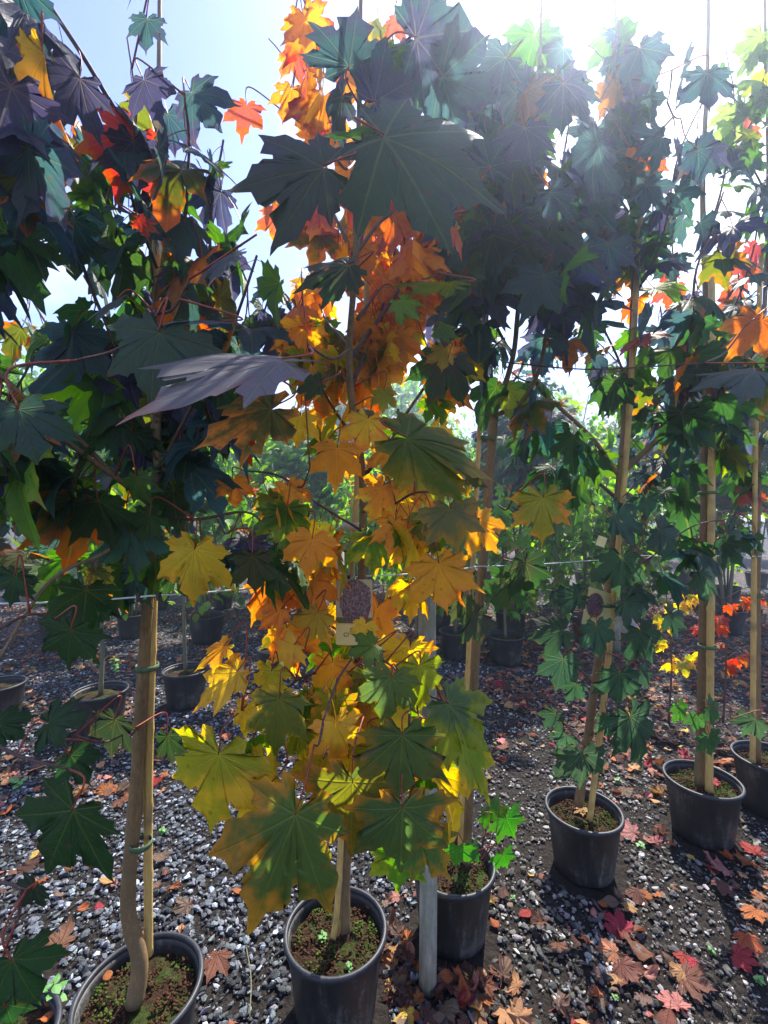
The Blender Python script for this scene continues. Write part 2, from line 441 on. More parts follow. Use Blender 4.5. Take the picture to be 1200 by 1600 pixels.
def blade(seed, rings=(.45, 1.0), fold=.10, bend=.15, cup=.0, wave=.05, curl=.0, stalk=None, kind='maple', fold_half=0.0, jit=.05):
    rs = np.random.default_rng(seed)
    o = {'maple': lambda: outline(rs, jit), 'small': lambda: outline(rs, jit, True), 'oval': lambda: oval_outline(rs)}[kind]()
    n = len(o); V = [(0, 0)]; rim = [0.0]
    for f in rings:
        for p in o: V.append(tuple(p * f)); rim.append(f)
    V = np.array(V); T = []
    for k in range(n - 1): T.append((0, 1 + k + 1, 1 + k))
    for i in range(len(rings) - 1):
        a0 = 1 + i * n; b0 = a0 + n
        for k in range(n - 1):
            T += [(a0 + k, a0 + k + 1, b0 + k), (a0 + k + 1, b0 + k + 1, b0 + k)]
    x, y = V[:, 0], V[:, 1]; r = np.hypot(x, y); a = np.arctan2(x, y)
    fa = np.abs(((np.abs(a) + R(22)) % R(44)) - R(22))
    ph = rs.uniform(0, 6.28, 3)
    z = fold * r * np.sin(fa) * 2.0 - bend * r ** 2 + cup * np.abs(x) ** 1.5 + wave * r ** 2 * np.sin(3 * a + ph[0]) + wave * (.6 if len(rings) < 4 else .15) * r ** 2 * np.sin(7 * a + ph[1]) + wave * .5 * np.sin(x * 7 + ph[2]) * np.sin(y * 6 + ph[0]) * r
    z += curl * np.maximum(r - .45, 0) ** 1.5 * (1 + .6 * np.sin(2 * a + ph[2]))
    X = x.copy(); Y = y.copy()
    if fold_half:                                  # both halves swing up about the midrib
        c, s = math.cos(fold_half), math.sin(fold_half)
        X = x * c - np.sign(x) * z * s; z = np.abs(x) * s + z * c
    if bend > .25:
        ang = bend * Y; Y = np.where(np.abs(bend) > 0, np.sin(ang) / bend, Y)
    V3 = np.stack([X, Y, z], 1)
    uv = V * .5 + .5
    mats = np.zeros(len(T), np.int32)
    T = np.array(T)
    if stalk is not None:                          # stalk: end point in leaf units
        e = np.array(stalk, float); m = 3; ns = 4; base = len(V3); SV = []
        for i in range(ns + 1):
            t = i / ns; c = e * t + np.array([0, -.10, -.06]) * math.sin(math.pi * t) * np.linalg.norm(e)
            for k in range(m):
                an = 2 * math.pi * k / m; w = .011 + .006 * t
                SV.append(c + w * np.array([math.cos(an), 0, math.sin(an)]) + np.array([0, 0, 0]))
        ST = []
        for i in range(ns):
            for k in range(m):
                p, q = base + i * m + k, base + i * m + (k + 1) % m
                ST += [(p, q, q + m), (p, q + m, p + m)]
        V3 = np.concatenate([V3, SV]); uv = np.concatenate([uv, np.full((len(SV), 2), .5)])
        rim = rim + [0.0] * len(SV); T = np.concatenate([T, ST]); mats = np.concatenate([mats, np.ones(len(ST), np.int32)])
    return V3, T, uv, np.array(rim), mats

def blade_mesh(name, mats=None, **kw):
    V, T, uv, rim, mi = blade(**kw)
    me = np_mesh(name, V, T); set_uv(me, T, uv, rim)
    for m in (mats or [M['leaf'], M['stalk']]): me.materials.append(m)
    me.polygons.foreach_set('material_index', mi)
    return me

STALKS = []
LEAFV = []
for i in range(14):
    rs = random.Random(100 + i)
    st = (rs.uniform(-.15, .15), -rs.uniform(.35, .6), rs.uniform(.3, .75))
    STALKS.append(Vector(st))
    LEAFV.append(blade_mesh('maple_leaf', seed=100 + i, rings=(.5, 1.0), fold=rs.uniform(.0, .05), bend=rs.uniform(.1, .7), cup=rs.uniform(-.15, .3),
                            wave=rs.uniform(.03, .10), curl=rs.uniform(-.4, .25), fold_half=rs.choice([0, 0, .2, .35, .6]), stalk=st))
HEROV = []
for i in range(8):
    rs = random.Random(300 + i)
    HEROV.append(blade_mesh('large_maple_leaf', seed=300 + i, rings=(.25, .5, .75, .9, 1.0), fold=rs.uniform(.0, .025), bend=rs.uniform(.0, .22),
                            cup=rs.uniform(-.25, .15), wave=rs.uniform(.04, .08), curl=rs.uniform(-.15, .05), jit=.09))
HERO_FOLD = [blade_mesh('large_maple_leaf', seed=330 + i, rings=(.25, .5, .75, 1.0), fold=.08, bend=.25, wave=.06, curl=-.2, fold_half=.75 + .2 * i, jit=.07) for i in range(2)]

# ------------------------------------------------------------------ palettes (inside colour, margin colour); LG lifted to look sunlit, PU and PG tinted with bluish sheen
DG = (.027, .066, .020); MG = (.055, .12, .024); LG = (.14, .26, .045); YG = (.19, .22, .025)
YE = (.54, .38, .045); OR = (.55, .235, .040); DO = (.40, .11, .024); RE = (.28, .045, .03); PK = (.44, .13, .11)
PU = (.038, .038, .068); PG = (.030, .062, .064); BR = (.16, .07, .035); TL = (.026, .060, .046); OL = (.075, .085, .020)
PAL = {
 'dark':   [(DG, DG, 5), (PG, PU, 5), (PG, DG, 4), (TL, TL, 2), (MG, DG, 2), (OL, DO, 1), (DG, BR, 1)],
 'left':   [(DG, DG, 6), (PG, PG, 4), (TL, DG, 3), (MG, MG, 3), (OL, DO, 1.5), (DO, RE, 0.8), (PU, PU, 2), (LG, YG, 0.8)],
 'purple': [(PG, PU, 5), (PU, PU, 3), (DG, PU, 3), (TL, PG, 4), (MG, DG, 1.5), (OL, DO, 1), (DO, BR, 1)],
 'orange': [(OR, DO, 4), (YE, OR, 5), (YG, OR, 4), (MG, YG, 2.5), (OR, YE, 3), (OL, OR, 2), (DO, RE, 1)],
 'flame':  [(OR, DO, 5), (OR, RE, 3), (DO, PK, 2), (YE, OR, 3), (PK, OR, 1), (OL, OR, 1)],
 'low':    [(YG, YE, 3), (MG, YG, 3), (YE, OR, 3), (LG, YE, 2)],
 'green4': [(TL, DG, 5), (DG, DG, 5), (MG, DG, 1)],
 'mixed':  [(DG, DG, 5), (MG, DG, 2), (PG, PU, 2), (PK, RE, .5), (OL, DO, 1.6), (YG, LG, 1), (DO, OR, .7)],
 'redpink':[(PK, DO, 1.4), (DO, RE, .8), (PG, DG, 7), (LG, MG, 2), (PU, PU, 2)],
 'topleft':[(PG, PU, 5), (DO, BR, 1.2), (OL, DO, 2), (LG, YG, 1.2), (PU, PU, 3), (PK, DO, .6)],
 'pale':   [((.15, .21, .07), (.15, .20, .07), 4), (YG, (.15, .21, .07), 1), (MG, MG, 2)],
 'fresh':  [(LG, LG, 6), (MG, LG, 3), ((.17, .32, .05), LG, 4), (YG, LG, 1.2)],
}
def pick(p, rnd):
    L_ = PAL[p] if isinstance(p, str) else p
    r = rnd.uniform(0, sum(q[2] for q in L_))
    for a, b, w in L_:
        r -= w
        if r <= 0: return a, b
    return L_[0][0], L_[0][1]
def vary(c, rnd, k=.25):
    f = rnd.uniform(1 - k, 1 + k)
    return tuple(max(.004, x * f * rnd.uniform(.92, 1.08)) for x in c)

# ------------------------------------------------------------------ tree building
def spline(pts, per=6):
    pts = [Vector(p) for p in pts]
    if len(pts) < 3:
        return [pts[0].lerp(pts[-1], i / per) for i in range(per + 1)]
    q = [pts[0] * 2 - pts[1]] + pts + [pts[-1] * 2 - pts[-2]]; out_ = []
    for i in range(1, len(q) - 2):
        for s_ in range(per):
            t = s_ / per
            out_.append(0.5 * ((2 * q[i]) + (q[i + 1] - q[i - 1]) * t + (2 * q[i - 1] - 5 * q[i] + 4 * q[i + 1] - q[i + 2]) * t * t
                               + (3 * q[i] - q[i - 1] - 3 * q[i + 1] + q[i + 2]) * t ** 3))
    out_.append(pts[-1]); return out_

def frame(tip, nrm):
    y = tip.normalized(); z = (nrm - y * nrm.dot(y))
    if z.length < 1e-4: z = y.orthogonal()
    z.normalize(); x = y.cross(z)
    m = Matrix((x, y, z)).transposed()
    return m

class Tree:
    def __init__(s, name, base, label, cat, group, seed, pal):
        s.root = empty(name, base, label, cat, group); s.base = Vector(base); s.rnd = random.Random(seed); s.pal = pal
        s.skel = []                                  # (point, radius) along wood
        s.leafpts = []; s.count = 0; s.row = name == 'potted_maple'
    def wood(s, name, pts, r0, r1, mat='bark', n=8, per=6, wob=0.0, cap=True, knots=False):
        sp = spline(pts, per)
        if wob:
            sp = [p + Vector((mnoise.noise(p * 5 + Vector((3, s.base.x, 1))), mnoise.noise(p * 5 + Vector((8, 1, s.base.x))), 0)) * wob for p in sp]
        m = len(sp) - 1
        rad = [r0 + (r1 - r0) * (i / m) for i in range(m + 1)]
        if knots: rad = [r * (1 + .10 * mnoise.noise(p * 14)) for r, p in zip(rad, sp)]
        MB().tube(sp, rad, n, cap).build(name, M[mat], s.root)
        s.skel += [(p, r) for p, r in zip(sp, rad)]
        return sp, rad
    def cane(s, pts, r=.0085, label=None):
        sp = spline(pts, 8); n = len(sp); rad = []
        # nodes every ~22 cm
        L0 = 0; dist = [0]
        for i in range(1, n): L0 += (sp[i] - sp[i - 1]).length; dist.append(L0)
        P2, R2 = [], []
        step = .02; t = 0; i = 0
        while t <= L0:
            while i < n - 2 and dist[i + 1] < t: i += 1
            f = (t - dist[i]) / max(1e-6, dist[i + 1] - dist[i]); P2.append(sp[i].lerp(sp[i + 1], f))
            ph = (t % .22)
            R2.append(r * (1 + (.16 if ph < .02 else 0)) * (1 - .15 * t / L0)); t += step
        MB().tube(P2, R2, 12).build('cane', M['cane'], s.root)
    def tie(s, p, r=.022, mat='tie', h=.014):
        p = Vector(p)
        MB().lathe([(r, -h / 2), (r + .0022, -h / 2), (r + .0022, h / 2), (r, h / 2)], 16, p, True).build('tie', M[mat], s.root)
    def place(s, me, loc, rot, size, c1, c2, name='leaf'):
        o = D.objects.new(name, me); COL.objects.link(o); o.parent = s.root
        o.matrix_local = Matrix.Translation(loc - s.base) @ rot.to_4x4() @ Matrix.Scale(size, 4)
        o.color = (*c1, 1); o['edge_colour'] = [*c2, 1.0]
        s.count += 1
        return o
    def leaves_along(s, sp, t0=.25, gap=.055, size=(.10, .16), pal=None, droop=(20, 75), limit=300):
        rnd = s.rnd; pal = pal or s.pal
        Ls = [0]
        for i in range(1, len(sp)): Ls.append(Ls[-1] + (sp[i] - sp[i - 1]).length)
        tot = Ls[-1]; t = t0 * tot; side = rnd.uniform(0, 6.28)
        while t < tot:
            i = max(j for j in range(len(sp)) if Ls[j] <= t + 1e-9); i = min(i, len(sp) - 2)
            p = sp[i].lerp(sp[i + 1], (t - Ls[i]) / max(1e-6, Ls[i + 1] - Ls[i]))
            d = (sp[i + 1] - sp[i]).normalized()
            for q in (0, math.pi):
                an = side + q + rnd.uniform(-.5, .5)
                h = Vector((math.cos(an), math.sin(an), 0)) + d * .5
                h.z *= .3; h.normalize()
                dr = R(rnd.uniform(*droop))
                tip = Vector((h.x * math.cos(dr), h.y * math.cos(dr), -math.sin(dr)))
                nr = Vector((h.x * math.sin(dr), h.y * math.sin(dr), math.cos(dr))) + Vector((rnd.uniform(-.5, .5), rnd.uniform(-.5, .5), rnd.uniform(-.2, .2)))
                sz = rnd.uniform(*size)
                s.leafpts.append((p, tip, nr, sz, pal))
            side += math.pi / 2 + rnd.uniform(-.3, .3)
            t += gap * rnd.uniform(.7, 1.3)
    def flush(s, limit=300, keep=None):
        """place the gathered leaves: the nearest as parts, the surplus as one stuff part"""
        rnd = s.rnd; items = []
        for (p, tip, nr, sz, pal) in s.leafpts:
            k = rnd.randrange(len(LEAFV)); rot = frame(tip, nr)
            loc = p - rot @ (STALKS[k] * sz)
            if (keep and not keep(loc, sz)) or (s.row and not thin(loc, rnd)): continue
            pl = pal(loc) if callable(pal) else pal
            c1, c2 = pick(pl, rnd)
            items.append((loc.length + (0 if seen(loc) else 50), k, loc, rot, sz, vary(c1, rnd), vary(c2, rnd)))
        items.sort(key=lambda q: q[0])
        room = max(0, limit - s.count)
        for q in items[:room]: s.place(LEAFV[q[1]], q[2], q[3], q[4], q[5], q[6])
        if items[room:]: mass('leaves', items[room:], s.root, s.base)
        s.leafpts = []
    def hero(s, b, t, d, dt=0.0, face=(0, -1, .35), c=(DG, DG), v=0, wid=1.0, node=None, fold=None, label=None, stalk=True, edge=1.0):
        """one large leaf: stalk joint seen at pixel b, tip at pixel t, distances d and d+dt; face = way the upper side looks"""
        B = P(b[0], b[1], d); T_ = P(t[0], t[1], d + dt); y = T_ - B; size = y.length
        rot = frame(y, Vector(face))
        rot = rot @ Matrix.Diagonal((wid, 1, 1))
        me = HERO_FOLD[fold] if fold is not None else HEROV[v % len(HEROV)]
        o = s.place(me, B, rot, size, c[0], c[1])
        if label: o['label'] = label
        if stalk:
            if node is not None: N = P(*node)
            else:
                cand = [(p - B).length for p, r in s.skel]
                N = s.skel[int(np.argmin(cand))][0]
            away = -y.normalized()
            if (N - B).length > .15:
                K = B.lerp(N, .10 / (N - B).length) + Vector((0, 0, .015))
                s.wood('twig', [N, N.lerp(K, .5) + Vector((0, 0, -.02)), K], .003, .0018, 'bark_dark', 5, 5)
                N = K
            L_ = (N - B).length
            mid = B + away * L_ * .40 + Vector((0, 0, .12 * L_))
            sp = spline([B + rot @ Vector((0, 0, .004)), mid, N], 6)
            mb = MB().tube(sp, [.0013 + .0009 * i / (len(sp) - 1) for i in range(len(sp))], 5)
            inv = (Matrix.Translation(B) @ rot.to_4x4() @ Matrix.Scale(size, 4)).inverted()
            mb.v = [inv @ q for q in mb.v]
            st = link('leaf_stalk', mb.mesh('leaf_stalk'), M['stalk']); st.parent = o
        return o

def thin(p, rnd):
    '''the crowns are thinned by place in view, for sky gaps and more sun below'''
    if p.y < .2: return True
    px = 600 + F * p.x / p.y; py = 800 - F * (p.z - CZ) / p.y
    k = .76 if py < 560 else .70
    if 235 < px < 470 and py < 170: k = .06
    elif 130 < px < 480 and py < 220: k = .35
    elif 815 < px < 960 and py < 110: k = .12
    elif 780 < px < 1010 and 430 < py < 780: k = .45
    elif 230 < px < 480 and 560 < py < 860: k = .65
    elif px > 1000 and py < 460: k = .55
    elif px > 880 and py < 640: k = .72
    elif px < 480 and 250 < py < 480: k = .68
    elif px < 230 and 480 < py < 860: k = .72
    return rnd.random() < k
def seen(p, m=.08):
    if p.y < .15: return False
    u, w = p.x / p.y * F / 600, (p.z - CZ) / p.y * F / 800
    return abs(u) < 1 + m and abs(w) < 1 + m

MASS_SHAPES = [blade(seed=500 + i, rings=(1.0,), kind='small', fold=.1, bend=.3, wave=.08) for i in range(4)]
OVAL_SHAPES = [blade(seed=520 + i, rings=(1.0,), kind='oval', fold=0, bend=.35, cup=.3, wave=.05) for i in range(3)]
def mass(name, items, parent, base, shapes=None, mat='leaf_mass', kind='stuff', label=None):
    shapes = shapes or MASS_SHAPES
    VV, TT, UU, RR, C1, C2 = [], [], [], [], [], []; off = 0
    for (_, k, loc, rot, sz, c1, c2) in items:
        V, T, uv, rim, _m = shapes[k % len(shapes)]
        Rm = np.array(rot); v = (V * sz) @ Rm.T + np.array(loc - base)
        VV.append(v); TT.append(T + off); UU.append(uv); RR.append(rim); off += len(v)
        C1.append(np.tile(c1, (len(v), 1))); C2.append(np.tile(c2, (len(v), 1)))
    V = np.concatenate(VV); T = np.concatenate(TT)
    me = np_mesh(name, V, T); set_uv(me, T, np.concatenate(UU), np.concatenate(RR))
    set_tint(me, 'tint', np.concatenate(C1)); set_tint(me, 'tint_edge', np.concatenate(C2))
    me.materials.append(M[mat])
    o = link(name, me, parent=parent)
    if kind: o['kind'] = kind
    return o

# ------------------------------------------------------------------ ground
POTS = []                                             # (x, y, radius) kept free of stones and litter
def gz(x, y): return 0.0
me = D.meshes.new('ground'); bm = bmesh.new()
bmesh.ops.create_grid(bm, x_segments=60, y_segments=60, size=60)
for v in bm.verts: v.co.y += 40; v.co.z = .02 * mnoise.noise(v.co * .35) - .02 if v.co.y > 9 else -.004
bm.to_mesh(me); bm.free()
ground = link('ground', me, M['ground']); tag(ground, kind='structure', label='dark soil and crushed grey stone of the nursery yard')

# ------------------------------------------------------------------ pots
def pot_mesh(h, r, rb, n=56):
    wall = MB().lathe([(0, .004), (rb - .006, .004), (rb, .012), (rb + (r - rb) * .15, h * .2), (r - .004, h - .022), (r - .001, h - .016), (r - .007, h - .014), (r - .010, h - .03), (rb - .008, .03), (0, .03)], n)
    rim = MB().lathe([(r - .006, h - .020), (r + .003, h - .021), (r + .008, h - .015), (r + .008, h - .004), (r + .004, h), (r - .003, h), (r - .006, h - .006)], n, close=True)
    return wall.mesh('pot'), rim.mesh('rim')
def soil_mesh(r, seed):
    rs = random.Random(seed); b = bmesh.new()
    rings, seg = 11, 30; vs = []
    c = b.verts.new((0, 0, .012))
    prev = None
    for i in range(1, rings + 1):
        rr = r * i / rings; cur = []
        for k in range(seg):
            a = 2 * math.pi * k / seg; x, y = rr * math.cos(a), rr * math.sin(a)
            z = .016 * mnoise.noise(Vector((x * 22, y * 22, seed))) + .008 * mnoise.noise(Vector((x * 60, y * 60, seed))) + .014 * (1 - (i / rings) ** 2)
            cur.append(b.verts.new((x, y, z)))
        if prev is None:
            for k in range(seg): b.faces.new((c, cur[k], cur[(k + 1) % seg]))
        else:
            for k in range(seg): b.faces.new((prev[k], cur[k], cur[(k + 1) % seg], prev[(k + 1) % seg]))
        prev = cur
    me = D.meshes.new('soil'); b.to_mesh(me); b.free()
    me.polygons.foreach_set('use_smooth', [True] * len(me.polygons)); return me
def crumbs(r, seed, n, mat, size=(.004, .011), z0=.008, patch=0.1):
    """moss tufts or peat crumbs on the pot's surface, one stuff part"""
    rs = np.random.default_rng(seed); ico = ico_shapes()[0]
    V, T = [], []; off = 0
    for i in range(n):
        a, q = rs.uniform(0, 6.28), r * math.sqrt(rs.uniform(0, 1)) * .95
        x, y = q * math.cos(a), q * math.sin(a)
        if mnoise.noise(Vector((x * 14, y * 14, seed))) < patch - .3: continue
        s = rs.uniform(*size) * np.array([1, 1, rs.uniform(.5, 1.2)])
        v = ico[0] * s * rs.uniform(.7, 1.3, ico[0].shape) + np.array([x, y, z0 + .012 * (1 - (q / r) ** 2) + .016 * mnoise.noise(Vector((x * 22, y * 22, seed)))])
        V.append(v); T.append(ico[1] + off); off += len(v)
    me = np_mesh('crumbs', np.concatenate(V), np.concatenate(T)); me.materials.append(mat); return me
_ico = None
def ico_shapes():
    global _ico
    if _ico is None:
        _ico = []
        for sub in (1, 2):
            b = bmesh.new(); bmesh.ops.create_icosphere(b, subdivisions=sub, radius=1)
            b.verts.ensure_lookup_table()
            _ico.append((np.array([v.co[:] for v in b.verts]), np.array([[v.index for v in f.verts] for f in b.faces]))); b.free()
    return _ico
POTM = {}
def add_pot(root, d=.32, h=.26, seed=1, tilt=(0, 0), white=False, detail=True, soil=True):
    r = d / 2 - .008; key = (round(d, 3), round(h, 3), white, detail)
    if key not in POTM: POTM[key] = pot_mesh(h, r, r * .80, 56 if detail else 28)
    w, rim = POTM[key]
    o = link('pot', w, M['white_pot' if white else 'pot'], root)
    q = link('rim', rim, M['white_pot' if white else 'pot_rim'], o)
    p = link('soil', soil_mesh(r - .008, seed), M['soil'], root); p.location = (0, 0, h - .052)
    if detail:
        g = link('moss', crumbs(r - .01, seed, 900, M['moss'], (.0018, .005), patch=.38), None, p); g['kind'] = 'stuff'
        g = link('peat_crumbs', crumbs(r - .01, seed + 50, 800, M['peat'], (.0015, .0055), patch=.1), None, p); g['kind'] = 'stuff'
    POTS.append((root.location.x, root.location.y, d / 2 + .005))

# ================================================================== the near row of maples
GR = 'potted maples in the near row tied to the wire'
# ---- A1, left
t = Tree('potted_maple', (-.665, 1.22, 0), 'dark green maple with a crooked trunk, left of the orange maple', 'potted tree', GR, 1, 'left')
A1 = t
add_pot(t.root, .325, .26, 1)
tr, _ = t.wood('trunk', [P(210, 1568, 1.20), P(218, 1500, 1.21), P(200, 1415, 1.20), P(212, 1250, 1.18), P(222, 1080, 1.16), P(236, 860, 1.12), P(243, 760, 1.12), P(246, 600, 1.14), P(246, 300, 1.2), P(249, 60, 1.25), P(250, -160, 1.3)], .0225, .004, knots=True, n=12, per=7)
t.cane([P(232, 1490, 1.25), P(232, 1200, 1.20), P(240, 900, 1.15), P(243, 560, 1.16), P(246, 185, 1.20)], .0115)
t.tie(P(220, 1318, 1.185), .026); t.tie(P(230, 1042, 1.165), .026); t.tie(P(240, 700, 1.14), .02)
node = P(240, 790, 1.12)
Bs = [([node, P(178, 745, 1.04), P(92, 680, .95), P(0, 590, .85), P(-60, 540, .8)], .008, .004),
      ([P(176, 742, 1.04), P(90, 655, 1.0), P(15, 618, .95), P(-50, 600, .9)], .006, .003),
      ([P(243, 740, 1.12), P(300, 640, 1.05), P(360, 520, 1.0), P(400, 400, .98)], .006, .003),
      ([P(243, 720, 1.12), P(200, 600, 1.1), P(140, 440, 1.05), P(100, 300, 1.0)], .006, .003),
      ([P(246, 620, 1.13), P(320, 500, 1.2), P(330, 330, 1.2), P(350, 220, 1.2)], .006, .003),
      ([P(246, 560, 1.14), P(190, 420, 1.2), P(150, 260, 1.2), P(110, 120, 1.2)], .005, .002),
      ([P(246, 500, 1.15), P(280, 380, 1.0), P(300, 240, .95), P(290, 150, .9)], .005, .002),
      ([P(246, 420, 1.15), P(200, 300, 1.05), P(210, 180, 1.0), P(200, 60, 1.0)], .004, .002),
      ([P(238, 800, 1.12), P(170, 860, 1.05), P(85, 905, .95), P(0, 1035, .85)], .006, .003),
      ([P(238, 800, 1.12), P(300, 812, 1.08), P(380, 800, 1.05), P(420, 830, 1.05)], .005, .002),
      ([P(238, 790, 1.13), P(180, 820, 1.3), P(100, 830, 1.4), P(30, 800, 1.5)], .006, .003),
      ([P(243, 700, 1.12), P(150, 640, 1.4), P(90, 540, 1.5), P(40, 450, 1.55)], .006, .003),
      ([P(245, 650, 1.12), P(320, 600, 1.4), P(400, 520, 1.5), P(430, 420, 1.55)], .006, .003),
      ([P(222, 1130, 1.16), P(205, 1150, 1.12), P(190, 1180, 1.08)], .004, .002)]
brs = [t.wood('branch', b, r0, r1, 'bark' if i < 2 or i == 8 else 'bark_dark', 6, 5, .01)[0] for i, (b, r0, r1) in enumerate(Bs)]
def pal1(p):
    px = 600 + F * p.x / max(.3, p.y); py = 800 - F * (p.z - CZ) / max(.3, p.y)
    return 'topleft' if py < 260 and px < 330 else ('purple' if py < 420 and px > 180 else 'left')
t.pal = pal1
for b in brs[:-1]: t.leaves_along(b, .15, .05, (.09, .15))
t.leaves_along(tr[int(len(tr) * .62):], .0, .06, (.09, .14))
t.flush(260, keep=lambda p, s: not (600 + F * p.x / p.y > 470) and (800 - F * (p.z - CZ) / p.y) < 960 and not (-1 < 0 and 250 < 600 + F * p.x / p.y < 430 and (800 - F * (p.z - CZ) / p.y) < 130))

H = t.hero
H((440, 565), (205, 552), .62, .02, (0, -.58, 1), ((.14, .14, .165), (.20, .11, .12)), 0, 1.15, node=(548, 545, .9), label='large purple leaf with skylight grey in its colour, seen nearly edge on')  # pale grey of the sky on its upper side is put into the colour
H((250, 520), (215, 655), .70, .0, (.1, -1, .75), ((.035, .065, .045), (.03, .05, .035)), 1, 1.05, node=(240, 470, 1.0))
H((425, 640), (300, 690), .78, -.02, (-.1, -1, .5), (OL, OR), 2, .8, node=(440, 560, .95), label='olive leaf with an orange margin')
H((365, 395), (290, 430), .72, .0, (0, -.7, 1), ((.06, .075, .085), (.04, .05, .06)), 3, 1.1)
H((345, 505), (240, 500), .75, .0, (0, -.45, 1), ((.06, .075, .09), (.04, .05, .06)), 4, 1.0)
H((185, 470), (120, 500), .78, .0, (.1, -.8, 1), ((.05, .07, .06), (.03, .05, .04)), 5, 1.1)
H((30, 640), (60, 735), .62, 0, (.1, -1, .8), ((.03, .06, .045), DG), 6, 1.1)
H((395, 870), (400, 930), .92, 0, (0, -1, .3), ((.035, .045, .014), DG), 7, .95, node=(340, 812, 1.05))
H((305, 858), (297, 955), .92, .03, (.1, -1, .45), (YE, (.62, .36, .03)), 0, .95, node=(300, 800, 1.05), label='bright orange yellow leaf hanging from a red stalk')
H((215, 745), (235, 800), .95, 0, (-.3, -1, .5), (MG, DG), 1, .8)
H((235, 805), (215, 850), 1.0, 0, (.2, -1, .7), (DG, DG), 2)
H((150, 890), (150, 930), 1.0, 0, (0, -1, .5), (OL, YE), 3)
H((70, 85), (80, 215), .75, .05, (-.9, -1, .2), ((.44, .26, .03), DO), 3, .28, fold=0, node=(60, 60, .9))
H((225, 125), (250, 190), .9, 0, (0, -1, -.4), (PU, PU), 4)
H((230, 30), (225, 80), .9, 0, (0, -1, -.5), (PG, PU), 5, 1.1)
H((300, 145), (350, 210), .95, 0, (0, -1, -.3), (PG, PU), 6)
H((215, 345), (250, 365), .9, 0, (-.3, -1, .3), (RE, DO), 7, .6)
for b in brs[4:8]: pass

# ---- A2, the orange one
t = Tree('potted_maple', (-.15, 1.394, 0), 'orange and yellow maple with low leaves hanging over its black pot', 'potted tree', GR, 2, 'orange')
A2 = t
add_pot(t.root, .32, .26, 2)
tr, _ = t.wood('trunk', [P(540, 1462, 1.42), P(540, 1370, 1.42), P(552, 1150, 1.37), P(562, 1000, 1.33), P(566, 880, 1.29), P(566, 740, 1.24), P(549, 620, 1.15), P(546, 540, 1.1), P(556, 400, 1.02), P(560, 240, .95), P(563, 60, .92), P(566, -140, .92)], .0165, .0035, knots=True, n=12, per=7, mat='bark')
t.cane([P(517, 1490, 1.39), P(530, 1370, 1.38), P(549, 900, 1.34), P(570, 560, 1.31), P(574, 250, 1.31)], .0095)
t.tie(P(548, 822, 1.30), .024, 'white_pot', .02); t.tie(P(565, 648, 1.25), .035); t.tie(P(535, 1290, 1.40), .026)
Bs = [([P(566, 745, 1.24), P(600, 700, 1.22), P(640, 640, 1.25), P(690, 560, 1.35), P(720, 480, 1.4)], .006, .003),
      ([P(566, 700, 1.24), P(520, 640, 1.25), P(480, 540, 1.3), P(470, 420, 1.35)], .005, .002),
      ([P(550, 600, 1.15), P(600, 480, 1.3), P(620, 360, 1.4), P(600, 250, 1.45)], .006, .003),
      ([P(548, 560, 1.12), P(640, 430, 1.35), P(690, 330, 1.5), P(700, 230, 1.5)], .006, .003),
      ([P(556, 395, 1.02), P(600, 340, 1.05), P(660, 310, 1.1), P(700, 290, 1.1)], .005, .002),
      ([P(556, 420, 1.02), P(530, 350, 1.1), P(500, 300, 1.15), P(470, 220, 1.15)], .005, .002),
      ([P(566, 800, 1.26), P(610, 790, 1.1), P(650, 770, 1.0), P(705, 770, .95)], .004, .002),
      ([P(566, 850, 1.27), P(640, 880, 1.2), P(680, 850, 1.1), P(690, 830, 1.05)], .005, .002),
      ([P(566, 830, 1.27), P(500, 790, 1.15), P(440, 745, 1.1), P(380, 735, 1.1)], .004, .002),
      ([P(566, 870, 1.28), P(500, 850, 1.2), P(430, 840, 1.15), P(380, 870, 1.15)], .004, .002),
      ([P(560, 1030, 1.33), P(520, 1045, 1.2), P(470, 1060, 1.1), P(420, 1095, 1.05), P(375, 1110, 1.0)], .004, .002),
      ([P(560, 1030, 1.33), P(560, 1020, 1.1), P(530, 1060, .95), P(505, 1130, .88)], .004, .002),
      ([P(560, 1030, 1.33), P(590, 1030, 1.15), P(620, 1050, 1.0), P(640, 1110, .92)], .004, .002),
      ([P(560, 1035, 1.33), P(600, 1060, 1.2), P(650, 1080, 1.1), P(700, 1100, 1.02)], .004, .002),
      ([P(560, 1010, 1.33), P(520, 980, 1.25), P(470, 950, 1.2), P(430, 930, 1.2)], .004, .002),
      ([P(566, 770, 1.25), P(640, 740, 1.5), P(720, 700, 1.6)], .004, .002),
      ([P(560, 500, 1.08), P(600, 420, 1.5), P(560, 300, 1.7)], .005, .002),
      ([P(560, 560, 1.12), P(500, 480, 1.5), P(480, 380, 1.7)], .005, .002),
      ([P(560, 920, 1.30), P(500, 930, 1.4), P(440, 990, 1.45)], .004, .002),
      ([P(556, 400, 1.02), P(590, 250, 1.35), P(600, 120, 1.5), P(590, 10, 1.6)], .005, .002),
      ([P(556, 400, 1.02), P(540, 230, 1.3), P(470, 130, 1.5), P(420, 60, 1.6)], .005, .002),
      ([P(560, 120, .92), P(500, 60, 1.0), P(470, -20, 1.1)], .004, .002),
      ([P(560, 120, .92), P(640, 60, 1.0), P(690, -30, 1.1)], .004, .002)]
brs = [t.wood('branch', b, r0, r1, 'bark_dark', 6, 5, .008)[0] for (b, r0, r1) in Bs]
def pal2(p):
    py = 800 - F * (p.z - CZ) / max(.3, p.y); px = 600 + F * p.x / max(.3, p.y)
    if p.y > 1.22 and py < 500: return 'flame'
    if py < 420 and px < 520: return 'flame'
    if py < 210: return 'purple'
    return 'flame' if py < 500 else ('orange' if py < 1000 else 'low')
t.pal = pal2
